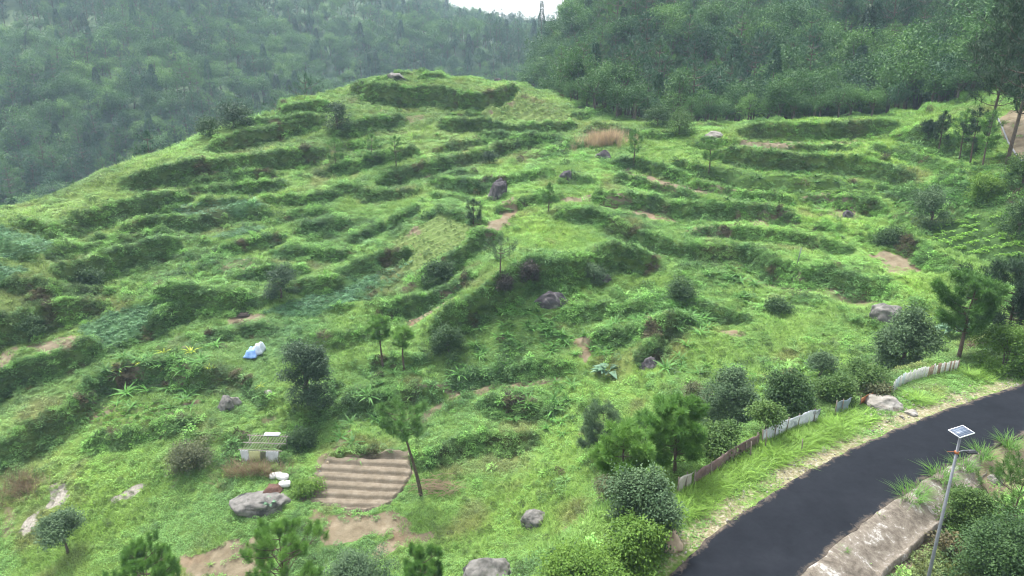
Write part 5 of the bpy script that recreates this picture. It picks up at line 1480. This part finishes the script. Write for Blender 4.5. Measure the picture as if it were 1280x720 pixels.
# ------------------------------------------------------------ boulders
def rock_mat(name, a, b, c=None, sc=1.2): return surf_mat(name, a, b, sc, 0.92, 0.8, 5.0, c, spec=.15)
M_rock = rock_mat('grey_rock', (0.062, 0.060, 0.056), (0.20, 0.19, 0.175), (0.03, 0.03, 0.029))
M_rockp = rock_mat('pale_rock', (0.13, 0.12, 0.10), (0.30, 0.285, 0.26), (0.12, 0.10, 0.08))
M_rockd = rock_mat('dark_rock', (0.028, 0.025, 0.030), (0.095, 0.085, 0.090), (0.20, 0.185, 0.18))
M_rockb = rock_mat('buff_rock', (0.22, 0.17, 0.11), (0.42, 0.34, 0.24), (0.12, 0.09, 0.06))
def boulder_mesh(seed, size, mat, split=False):
    bm = bmesh.new(); bmesh.ops.create_icosphere(bm, subdivisions=5, radius=1)
    r = np.random.default_rng(seed); o = r.uniform(-20, 20, 3)
    cuts = [(Vector(rnd_dirs(1, r, -.2)[0]), r.uniform(.62, .9)) for _ in range(7)]
    from mathutils import noise as mn
    for v in bm.verts:
        p = v.co.copy()
        for n_, d_ in cuts:
            q = p.dot(n_)
            if q > d_: p -= n_ * (q - d_) * .8
        k = 1 + .22 * mn.noise(p * 1.3 + Vector(o)) + .10 * mn.noise(p * 3.1 + Vector(o)) + .04 * mn.noise(p * 9 + Vector(o))
        if split: k *= 1 - .16 * math.exp(-((p.x - .25 + .25 * p.z) / .09) ** 2)
        v.co = Vector((p.x * size[0], p.y * size[1], p.z * size[2])) * k
    me = bpy.data.meshes.new('boulder'); bm.to_mesh(me); bm.free()
    me.polygons.foreach_set('use_smooth', [True] * len(me.polygons)); me.materials.append(mat)
    return me
import bmesh
def boulder(name, label, px, py, wpx, hpx, mat, seed, deep=1.0, rot=0, split=False, tilt=0):
    s = size_at(px, py); p = ground_at(px, py); w = wpx * s * .5; h = hpx * s
    me = boulder_mesh(seed, (w, w * deep * .8, h * .62), mat, split)
    o = link(name, me, None, (p.x, p.y + w * deep * .4, p.z + h * .12), rot); o.rotation_euler.y = tilt
    return tag(o, label, 'rock' if 'rock' in name else 'boulder')
boulder('boulder', 'very large flat grey boulder beside the bare beds, half covered with grass', 322, 640, 76, 24, M_rock, 1, .9)
boulder('boulder', 'grey boulder with a paler lobe on its right, below the blue tarp', 282, 512, 24, 22, M_rock, 2, split=True)
boulder('boulder', 'small pale grey boulder touching the right side of the lobed one', 294, 506, 14, 15, M_rockp, 3)
boulder('boulder', 'tall leaning dark boulder with a pale face on the upper middle slope', 622, 246, 22, 34, M_rockd, 4, tilt=.4)
boulder('boulder', 'dark purple-grey boulder on the bank right of the leaning one', 709, 224, 18, 16, M_rockd, 5)
boulder('boulder', 'brown boulder half hidden under leaves below the dry reeds', 756, 198, 20, 14, M_rockd, 6)
boulder('boulder', 'grey boulder among shrubs on the very top of the knoll', 494, 100, 28, 12, M_rock, 7)
boulder('boulder', 'pale angular boulder on the saddle near the forest edge', 893, 172, 22, 11, M_rockp, 8)
boulder('boulder', 'small dark boulder on the right-hand terrace slope', 1061, 272, 16, 13, M_rockd, 9)
boulder('boulder', 'large rounded brown-grey boulder partly hidden by the dark leafy tree', 1110, 402, 42, 30, M_rock, 10)
boulder('boulder', 'dark mossy boulder cut off by the bottom edge near the middle', 608, 732, 70, 38, M_rock, 11)
boulder('boulder', 'small grey boulder with moss on the lower slope above the dark one', 668, 656, 34, 22, M_rock, 12)
boulder('boulder', 'buff-coloured boulder beside the bushes and the left end of the road', 838, 688, 30, 34, M_rockb, 13)
boulder('boulder', 'flat grey boulder on the verge next to the orange net fence', 1108, 511, 44, 18, M_rockp, 14)
boulder('rock', 'small whitish rock on the gravel verge beyond the road', 1141, 519, 18, 7, M_rockp, 15)
boulder('rock', 'small white rock in the field above the pen', 334, 493, 12, 7, M_rockp, 16)
boulder('rock', 'small round brown rock at the upper left corner of the bare beds', 410, 580, 7, 6, M_rockb, 17)
boulder('rock', 'tiny pale rock on the left border of the bare beds', 399, 592, 5, 5, M_rockp, 18)
boulder('boulder', 'dark overhung rock face under the edge of the central spur', 690, 384, 46, 26, M_rockd, 19, .5)
boulder('rock', 'pale upright rock slab in front of the dark overhung face', 693, 384, 9, 17, M_rockp, 20, .6)
boulder('boulder', 'grey rock lump under the grey-leaved shrub of the central spur', 752, 352, 30, 14, M_rockd, 21, .6)
boulder('boulder', 'brown earthy boulder on the left side of the small grassy mound', 812, 462, 24, 22, M_rockd, 22)
boulder('rock', 'weathered rock at the right end of the knoll top against the forest', 622, 103, 10, 7, M_rockd, 23)
boulder('rock', 'white lump of cement lying on the soil below the road at the right', 1246, 604, 18, 12, M_rockp, 24)
boulder('rock', 'flat white cement lump beside the concrete verge right of the lamp', 1203, 592, 16, 10, M_rockp, 25)

# ------------------------------------------------------------ solar street lamp
M_steel = surf_mat('galvanised_steel', (0.13, 0.14, 0.15), (0.20, 0.21, 0.23), 2.0, 0.55, 0.05, metallic=0.5)
M_frame = surf_mat('aluminium_frame', (0.5, 0.51, 0.52), (0.62, 0.63, 0.65), 5.0, 0.4, 0, metallic=0.3)
M_dklamp = surf_mat('dark_lamp_body', (0.03, 0.032, 0.036), (0.05, 0.052, 0.058), 5.0, 0.5, 0)
M_rust = surf_mat('rusty_band', (0.20, 0.07, 0.03), (0.40, 0.16, 0.06), 9.0, 0.8, .2)
def cell_mat():
    m, nt, out = new_mat('solar_cells'); tc = nt.nodes.new('ShaderNodeTexCoord')
    br = nd(nt, 'ShaderNodeTexBrick', i_Scale=1.0); br.offset = 0
    br.inputs['Color1'].default_value = (0.030, 0.050, 0.085, 1); br.inputs['Color2'].default_value = (0.042, 0.064, 0.105, 1); br.inputs['Mortar'].default_value = (0.18, 0.21, 0.25, 1)
    br.inputs['Mortar Size'].default_value = 0.006; br.inputs['Brick Width'].default_value = 0.165; br.inputs['Row Height'].default_value = 0.165
    nt.links.new(tc.outputs['Object'], br.inputs['Vector'])
    b = nd(nt, 'ShaderNodeBsdfPrincipled', i_Roughness=0.5); nt.links.new(br.outputs[0], b.inputs['Base Color']); nt.links.new(b.outputs[0], out.inputs[0]); return m
# its foot stands on the slope below the road; top seen at (1199, 541)
LY = 18.6
lx, _, lz_top = [float(v) for v in unproj_Y(1201, 543, LY)]
lz0 = float(gz(np.array([lx]), np.array([LY]))[0])
LH = lz_top - lz0
lamp = empty('street_lamp', (lx, LY, lz0 - .05), 'solar street lamp on a thin grey pole beside the black road', 'street lamp', 0)
LT = LH + .05; leanx = -0.03 * LH
b = MB(); b.tube([(leanx * 0, 0, 0), (-leanx * .0, 0, LT * .5), (0, 0, LT)], [.066, .054, .038], 14); pole = link('pole', b.mesh('pole', [M_steel], smooth=True), lamp)
b = MB(); b.box((0, 0, .012), (.34, .34, .024)); 
for sx in (-1, 1):
    for sy in (-1, 1): b.tube([(sx * .12, sy * .12, .02), (sx * .12, sy * .12, .07)], .012, 6)
link('base_plate', b.mesh('base_plate', [M_steel]), lamp)
tilt = Matrix.Rotation(radians(-16), 4, 'Y') @ Matrix.Rotation(radians(12), 4, 'X') @ Matrix.Rotation(radians(24), 4, 'Z')
ph = LT + .10
b = MB(); b.box((0, 0, 0), (.66, .50, .006))
o = link('solar_panel', b.mesh('solar_panel', [cell_mat()]), lamp, (0, 0, ph)); o.rotation_euler = (radians(5), radians(-8), radians(16)); o.scale = (.78, .78, .78); panel = o
b = MB()
for sy in (-1, 1): b.box((0, sy * .262, -.006), (.72, .028, .035))
for sx in (-1, 1): b.box((sx * .346, 0, -.006), (.028, .496, .035))
b.box((0, 0, -.02), (.66, .5, .004))
link('panel_frame', b.mesh('panel_frame', [M_frame]), panel)
b = MB(); b.tube([(0, 0, -.12), (0, 0, -.02)], .035, 10); b.box((0, 0, -.03), (.30, .06, .02)); link('mount', b.mesh('mount', [M_steel]), panel)
az = LT - .62
b = MB(); b.tube([(0, 0, az), (.20, .02, az + .05), (.36, .04, az + .02)], .016, 8); arm = link('arm', b.mesh('arm', [M_steel], smooth=True), lamp)
b = MB(); b.tube([(0, 0, az - .04), (0, 0, az + .04)], .066, 14); link('clamp', b.mesh('clamp', [M_rust]), arm)
b = MB(); b.tube([(-.30, 0, az + .02), (0, 0, az + .02)], .007, 5); link('rod', b.mesh('rod', [M_rust]), arm)
b = MB(); b.box((.48, .05, az - .02), (.30, .16, .06)); b.box((.48, .05, az + .02), (.22, .11, .03)); head = link('lamp_head', b.mesh('lamp_head', [M_dklamp]), lamp)
b = MB(); b.box((.48, .05, az - .055), (.24, .11, .008)); link('lens', b.mesh('lens', [surf_mat('lamp_lens', (.35, .35, .33), (.45, .45, .42), 5, .3, 0)]), head)

# ------------------------------------------------------------ fences along the far verge
def cloth_mat(name, a, b, c=None): return surf_mat(name, a, b, 2.2, .9, .35, 9.0, c)
def line_world(pts, step=.5):
    q = []
    for a, b in zip(pts[:-1], pts[1:]):
        m = max(1, int(abs(b[0] - a[0]) / 5)); q += [(a[0] + (b[0] - a[0]) * j / m, a[1] + (b[1] - a[1]) * j / m) for j in range(m)]
    pts = q + [pts[-1]]
    w = march(gz, [p[0] for p in pts], [p[1] for p in pts])[:, :2]
    seg = np.hypot(*(np.diff(w, axis=0).T)); L = np.r_[0, np.cumsum(seg)]; n = max(4, int(L[-1] / step)); t = np.linspace(0, L[-1], n)
    x = np.interp(t, L, w[:, 0]); y = np.interp(t, L, w[:, 1])
    for _ in range(30): x[1:-1] = (x[:-2] + 2 * x[1:-1] + x[2:]) / 4; y[1:-1] = (y[:-2] + 2 * y[1:-1] + y[2:]) / 4
    return x, y, gz(x, y), L[-1]
M_post = surf_mat('weathered_post', (.10, .085, .07), (.24, .20, .16), 6, .9, .4)
def sheet_fence(name, label, pts, h, mat, seed, posts=1.5, sag=.08, rail=None, holes=0):
    h = h * 1.25
    x, y, z, L = line_world(pts, .12); n = len(x); r = np.random.default_rng(seed)
    root = empty(name, (float(x[0]), float(y[0]), float(z[0])), label, 'fence')
    rows = 9; o0 = np.array([x[0], y[0], z[0]])
    V = np.zeros((rows, n, 3)); t = np.linspace(0, L, n)
    dx = np.gradient(x); dy = np.gradient(y); nn = np.hypot(dx, dy); nx, ny = -dy / nn, dx / nn
    top = h * (1 - sag * np.abs(np.sin(t / posts * pi)) ** .7 * -1 - sag) + .05 * (fbm(t, t * 0 + seed, .8, 3, seed) - .5)
    for j in range(rows):
        u = j / (rows - 1); wv = (fbm(t * 1.0, t * 0 + u * 1.3, .5, 3, seed + 1) - .5) * .16 * (.4 + u) - .06 * u
        V[j, :, 0] = x + nx * wv; V[j, :, 1] = y + ny * wv; V[j, :, 2] = z - .06 + (top + .06) * u
    V -= o0
    me = np_mesh('sheet', V.reshape(-1, 3), grid_faces(rows, n), [mat], smooth=True)
    sh = link('sheet', me, root); md = sh.modifiers.new('thickness', 'SOLIDIFY'); md.thickness = .012
    k = 0; tt = 0
    while tt <= L + .01:
        i = min(n - 1, int(tt / L * (n - 1))); hh = h * r.uniform(1.0, 1.18)
        b = MB(); b.tube([(0, 0, -.2), (r.normal(0, .02), r.normal(0, .02), hh)], .03, 6)
        link('post', b.mesh('post', [M_post]), root, (float(x[i] - o0[0] - nx[i] * .05), float(y[i] - o0[1] - ny[i] * .05), float(z[i] - o0[2]))); tt += posts * r.uniform(.8, 1.15)
    if rail:
        b = MB(); q = np.c_[x - nx * .05, y - ny * .05, z + top * .985] - o0; b.tube(q[::8], .018, 5); link('rail', b.mesh('rail', [rail]), root)
    return root
sheet_fence('cloth_fence', 'low brown cloth fence with a pale top rail, nearest the left end of the road', [(866, 607), (884, 597), (912, 577), (948, 557)], .62, cloth_mat('brown_cloth', (.085, .055, .050), (.20, .135, .12), (.13, .11, .10)), 1, 1.1, rail=M_post)
sheet_fence('cloth_fence', 'short pale grey piece at the left end of the brown cloth fence', [(846, 617), (852, 613), (863, 608)], .70, cloth_mat('pale_cloth', (.28, .26, .22), (.42, .40, .35)), 2, .8)
sheet_fence('tarp_fence', 'low white tarp fence with dark stains in the middle of the verge', [(952, 554), (975, 543), (1000, 533), (1022, 526)], .66, cloth_mat('white_tarp', (.40, .42, .45), (.62, .63, .66), (.16, .17, .20)), 3, 1.1)
sheet_fence('tarp_fence', 'short blue-grey tarp fence just right of the white one', [(1043, 518), (1052, 515), (1060, 511)], .62, cloth_mat('blue_grey_tarp', (.16, .20, .23), (.26, .31, .34)), 4, .8)
sheet_fence('net_fence', 'sagging rusty orange net fence between the tarp and the slat fences', [(1074, 506), (1090, 499), (1103, 494), (1113, 490)], .42, cloth_mat('orange_net', (.22, .10, .05), (.50, .17, .06), (.18, .16, .10)), 5, 1.0, sag=.25)
# slat fence
x, y, z, L = line_world([(1116, 490), (1126, 481), (1145, 474), (1170, 468), (1197, 462)], .155); n = len(x)
root = empty('slat_fence', (float(x[0]), float(y[0]), float(z[0])), 'curved fence of upright whitewashed and brown wooden slats beyond the road', 'fence')
M_sl = [surf_mat('whitewashed_slat', (.34, .34, .31), (.52, .52, .48), 5, .85, .3), surf_mat('blue_white_slat', (.32, .38, .38), (.46, .52, .52), 5, .85, .3), surf_mat('brown_slat', (.16, .11, .075), (.30, .22, .16), 5, .9, .3)]
r = np.random.default_rng(9); groups = [MB() for _ in M_sl]
for i in range(n):
    a = math.atan2(np.gradient(y)[i], np.gradient(x)[i]); u = i / n
    gi = (1 if r.uniform() < .7 else 0) if u < .22 else (0 if u < .55 and r.uniform() < .85 else (2 if r.uniform() < .65 else 0))
    hh = .74 * r.uniform(.88, 1.1); R3 = Matrix.Rotation(a, 3, 'Z') @ Matrix.Rotation(r.normal(0, .04), 3, 'Y')
    M_ = MB(); M_.box((0, 0, hh / 2 - .06), (.115, .02, hh + .1), R3); M_.V[0] += np.array([x[i] - x[0], y[i] - y[0] + r.normal(0, .01), z[i] - z[0]])
    link('slat', M_.mesh('slat', [M_sl[gi]]), root)
for hz in (.18, .55):
    b = MB(); b.tube(np.c_[x - x[0], y - y[0] + .03, z - z[0] + hz][::3], .016, 5); link('rail', b.mesh('rail', [M_sl[2]]), root)
# posts of old wire fence standing alone
for (a, b_, h, t) in ((937, 573, .95, 'thin dark stake at the right end of the brown cloth fence'), (956, 560, 1.05, 'thin dark stake at the left end of the white tarp fence'), (1001, 566, .8, 'dark stump-like stake on the grassy verge in front of the white tarp')):
    p = ground_at(a, b_); m = MB(); m.tube([(0, 0, -.2), (.02, 0, h * .5), (.0, .03, h)], [.035, .03, .022], 7)
    tag(link('stake', m.mesh('stake', [M_post], smooth=True), None, p), t, 'stake')
p = ground_at(996, 330); m = MB(); m.tube([(0, 0, -.3), (.15, 0, .8), (.25, 0, 1.7)], [.06, .05, .04], 7); tag(link('pole', m.mesh('pole', [M_steel], smooth=True), None, p), 'thin pale leaning pole standing in the hedge on the right-hand slope', 'pole')
# white boundary line of a wall above the red cut
pts = [(1245, 146), (1252, 160), (1260, 180), (1270, 196), (1281, 208)]
w_ = march(gz, [p[0] for p in pts], [p[1] for p in pts]); b = MB()
q = np.array(w_); q[:, 2] += .2; b.tube(q - q[0], .10, 6); tag(link('water_pipe', b.mesh('water_pipe', [M_steel], smooth=True), None, tuple(q[0])), 'pale water pipe running down beside the red earth cut at the right edge', 'pipe')

# ------------------------------------------------------------ pen with cloth sides and pole roof
P_ = ground_at(326, 575); s = size_at(326, 575)
root = empty('pen', P_, 'small pen with white and yellow cloth sides under a roof of thin poles', 'pen', radians(-4))
W, D, Hh = 48 * s, 1.7, .95
M_wc = cloth_mat('white_cloth', (.38, .39, .41), (.55, .56, .58)); M_yc = cloth_mat('yellow_cloth', (.40, .40, .20), (.52, .51, .27)); M_bam = surf_mat('bamboo', (.15, .14, .11), (.30, .28, .23), 6, .7, .2)
for sx in (-1, 0, 1):
    for sy, hh in ((0, Hh), (1, Hh + .33)):
        b = MB(); b.tube([(0, 0, -.4), (0, 0, hh)], .045, 7); link('post', b.mesh('post', [M_bam]), root, (sx * W / 2, sy * D, 0))
def sheet(nm, x0, x1, z0, z1, mat, seed, y=-.06):
    n = 16; r = np.random.default_rng(seed); V = np.zeros((9, n, 3)); xs = np.linspace(x0, x1, n)
    for j in range(9):
        u = j / 8; V[j, :, 0] = xs + .04 * np.sin(u * 4 + seed); V[j, :, 1] = y - .10 * (1 - u) * np.abs(np.sin(xs * 5 + seed)) - .02; V[j, :, 2] = z0 + (z1 - z0) * u + .05 * np.sin(xs * 3 + seed) * (1 - u)
    o = link(nm, np_mesh(nm, V.reshape(-1, 3), grid_faces(9, n), [mat], smooth=True), root); md = o.modifiers.new('t', 'SOLIDIFY'); md.thickness = .01; return o
sheet('cloth', -W / 2, -W * .28, -.25, Hh - .05, M_wc, 1); tag(sheet('cloth', -W * .27, W * .02, -.2, Hh - .1, M_yc, 2), 'pale yellow cloth')
sheet('cloth', W * .17, W / 2, -.25, Hh - .05, M_wc, 3); sheet('mat', W * .03, W * .16, 0, Hh - .15, surf_mat('dark_mat', (.06, .07, .04), (.12, .12, .07), 6, .9, .3), 4)
for j in range(13):
    xx = -W / 2 + W * (j + .5) / 13; b = MB(); b.tube([(xx, -.25, Hh - .05), (xx + .25, D + .2, Hh + .36)], .02, 5); link('roof_pole', b.mesh('roof_pole', [M_bam]), root)
for yy, zz_ in ((.0, Hh - .02), (D, Hh + .31), (D * .5, Hh + .14)):
    b = MB(); b.tube([(-W / 2 - .2, yy, zz_ - .04), (W / 2 + .3, yy, zz_ - .04)], .04, 6); link('beam', b.mesh('beam', [M_bam]), root)
b = MB(); b.box((W * .12, D + .05, Hh + .42), (W * .42, .45, .04), Matrix.Rotation(.12, 3, 'X')); link('roof_sheet', b.mesh('roof_sheet', [M_wc]), root)

b = MB(); b.box((0, D * .5, .02), (W * .98, D * .95, .06)); link('pen_shade_sheet', b.mesh('pen_shade_sheet', [surf_mat('pen_shade_dark', (.02, .022, .014), (.06, .06, .04), 6, .95, .4)]), root)  # near-black sheet added as painted shade inside the pen, under the roof poles
# blue and white tarp over a heap
P_ = ground_at(317, 447); s = size_at(317, 447)
def heap(nm, w, d, h, mat, seed, loc, parent=None, peak=.0):
    n = 22; xs = np.linspace(-1, 1, n); X, Y = np.meshgrid(xs, xs)
    rr = np.maximum(np.abs(X), np.abs(Y)); z = np.clip(1.15 - rr, 0, .6) / .6
    Z = h * z * (1 + peak * X) * (.8 + .5 * fbm(X * 2, Y * 2, 1, 3, seed)); a = 1 + .12 * (fbm(X * 3 + 9, Y * 3, 1, 2, seed) - .5)
    V = np.stack([X * w / 2 * a, Y * d / 2 * a, Z - .03], -1)
    o = link(nm, np_mesh(nm, V.reshape(-1, 3), grid_faces(n, n), [mat], smooth=True), parent, loc); md = o.modifiers.new('t', 'SOLIDIFY'); md.thickness = -.02; return o
root = empty('tarp', P_, 'blue and white plastic tarp spread over a heap in the left-hand field', 'tarp')
heap('blue_sheet', 15 * s, 1.5, .75, cloth_mat('blue_plastic', (.10, .22, .50), (.28, .42, .66)), 3, (-2.5 * s, .2, 0), root)
heap('white_sheet', 15 * s, 1.5, .95, cloth_mat('white_plastic', (.34, .40, .48), (.50, .55, .60)), 4, (3 * s, .7, 0.05), root, .3)
# sacks
M_sack = cloth_mat('white_sack', (.42, .41, .40), (.58, .57, .56))
def sack_mesh(seed, sz):
    bm = bmesh.new(); bmesh.ops.create_icosphere(bm, subdivisions=4, radius=1)
    from mathutils import noise as mn
    for v in bm.verts:
        p = v.co; q = Vector((math.copysign(abs(p.x) ** .6, p.x), math.copysign(abs(p.y) ** .75, p.y), math.copysign(abs(p.z) ** .8, p.z)))
        q *= 1 + .10 * mn.noise(p * 2.2 + Vector((seed, 0, 0))) + .04 * mn.noise(p * 7 + Vector((seed, 3, 0))); v.co = Vector((q.x * sz[0], q.y * sz[1], q.z * sz[2]))
    me = bpy.data.meshes.new('sack'); bm.to_mesh(me); bm.free(); me.polygons.foreach_set('use_smooth', [True] * len(me.polygons)); me.materials.append(M_sack); return me
for i, (a, b_, dz, rt, t) in enumerate([(345, 597, .18, .3, 'leftmost white sack of the pile behind the large flat boulder'), (354, 600, .30, -.2, 'topmost white sack of the pile behind the large flat boulder'), (356, 607, .14, .1, 'lowest white sack of the pile behind the large flat boulder')]):
    p = ground_at(a, b_); s = size_at(a, b_); tag(link('sack', sack_mesh(i, (7.5 * s, 5.0 * s, 3.6 * s)), None, (p.x, p.y, p.z + dz), rt), t, 'sack', 'white sacks by the boulder')
p = ground_at(343, 612); s = size_at(343, 612); o = heap('compost_heap', 22 * s, 1.2, .35, surf_mat('dark_compost', (.045, .022, .018), (.13, .07, .05), 8, .95, 1, 20), 7, p); tag(o, 'dark red-brown compost heap in front of the white sacks', 'heap')
p = ground_at(306, 394); o = heap('ash_heap', 15 * size_at(306, 394), 1.1, .3, surf_mat('black_earth', (.012, .010, .009), (.05, .035, .028), 8, .95, 1, 20), 8, p); tag(o, 'small black heap of earth on the terrace above the blue tarp', 'heap')
# brushwood pile
p = ground_at(548, 612); s = size_at(548, 612); r = np.random.default_rng(4); b = MB()
for i in range(90):
    a = r.uniform(-.9, .9); L = r.uniform(.8, 2.2); c = np.array([r.normal(0, .9), r.normal(0, .5), abs(r.normal(.25, .22))]); d = np.array([cos(a), sin(a), r.normal(0, .22)]) * L / 2
    b.tube([c - d, c + np.array([0, 0, r.normal(.1, .1)]), c + d], [.022, .018, .008], 4, False)
tag(link('brushwood_pile', b.mesh('brushwood_pile', [M_straw]), None, p), 'pile of cut grey-brown branches behind the leaning pine', 'brushwood')

# yellow-leaved maize plants
r = np.random.default_rng(8); yl = [rosette(90 + i, 9, .95, .16, .7, 1.4, M_yellow) for i in range(3)]
for i, (a, b_, t) in enumerate([(205, 442, 'yellow-leaved maize plant in the middle of the left field'), (176, 455, 'yellow-leaved maize plant left of the middle of its field'), (239, 442, 'yellow-leaved maize plant nearest the blue tarp'), (148, 464, 'yellow-leaved maize plant farthest left, against the hedge'), (205, 462, 'small yellow-leaved maize plant lowest in the left field'), (262, 461, 'yellow-leaved maize plant at the lower right of its field'), (325, 484, 'yellow-leaved plant beside the small white rock')]):
    p = ground_at(a, b_); s = r.uniform(.85, 1.2) * (.7 if i in (4, 5, 6) else 1)
    o = link('maize_plant', yl[i % 3], None, p, r.uniform(0, 6), s); tag(o, t, 'plant', 'yellow maize plants')
# large taro-like plants
tl = [crop_plant(95 + i, 16, .7, .55) for i in range(2)]
for m in tl: m.materials.clear(); m.materials.append(M_blue)
for i, (a, b_, sc_, t) in enumerate([(338, 636, .9, 'pale blue-green leafy plant growing on the large flat boulder'), (1193, 416, 2.0, 'pale blue-green broad-leaved plant under the forked pine'), (758, 468, 1.9, 'pale broad-leaved plant on the middle slope right of the bare strip')]):
    p = ground_at(a, b_); o = link('broad_leaved_plant', tl[i % 2], None, (p.x, p.y, p.z + (.35 if i == 0 else 0)), i, sc_); tag(o, t, 'plant')
# long grass tussocks at the near edge of the road
def tussock(seed): 
    me = grass_tuft(seed, 140, .75, .024, .26, .6); me.materials.clear(); me.materials.append(M_pineb); return me
tm = [tussock(i) for i in range(3)]
for i, (a, b_, sc_, t) in enumerate([(1138, 628, 1.5, 'grass tussock on the concrete verge at the left of the lamp post'), (1150, 618, 1.0, 'small grass tussock just right of the largest one by the road edge'), (1175, 602, 1.5, 'grass tussock at the road edge immediately left of the lamp post'), (1205, 590, 1.3, 'grass tussock growing right of the lamp post by the road edge'), (1228, 575, 1.4, 'grass tussock at the near road edge below the bend'), (1262, 562, 1.5, 'grass tussock at the near road edge, closest to the right side'), (1053, 692, .45, 'very small grass tussock in a crack of the concrete verge')]):
    p = ground_at(a, b_); p.z = max(p.z, RZ - .12); tag(link('grass_tussock', tm[i % 3], None, p, i, sc_), t, 'grass tussock', 'grass tussocks at the road edge')

print('FENCE su', [round(float(v),1) for v in road_dist(FW2[:,0],FW2[:,1])[0]])
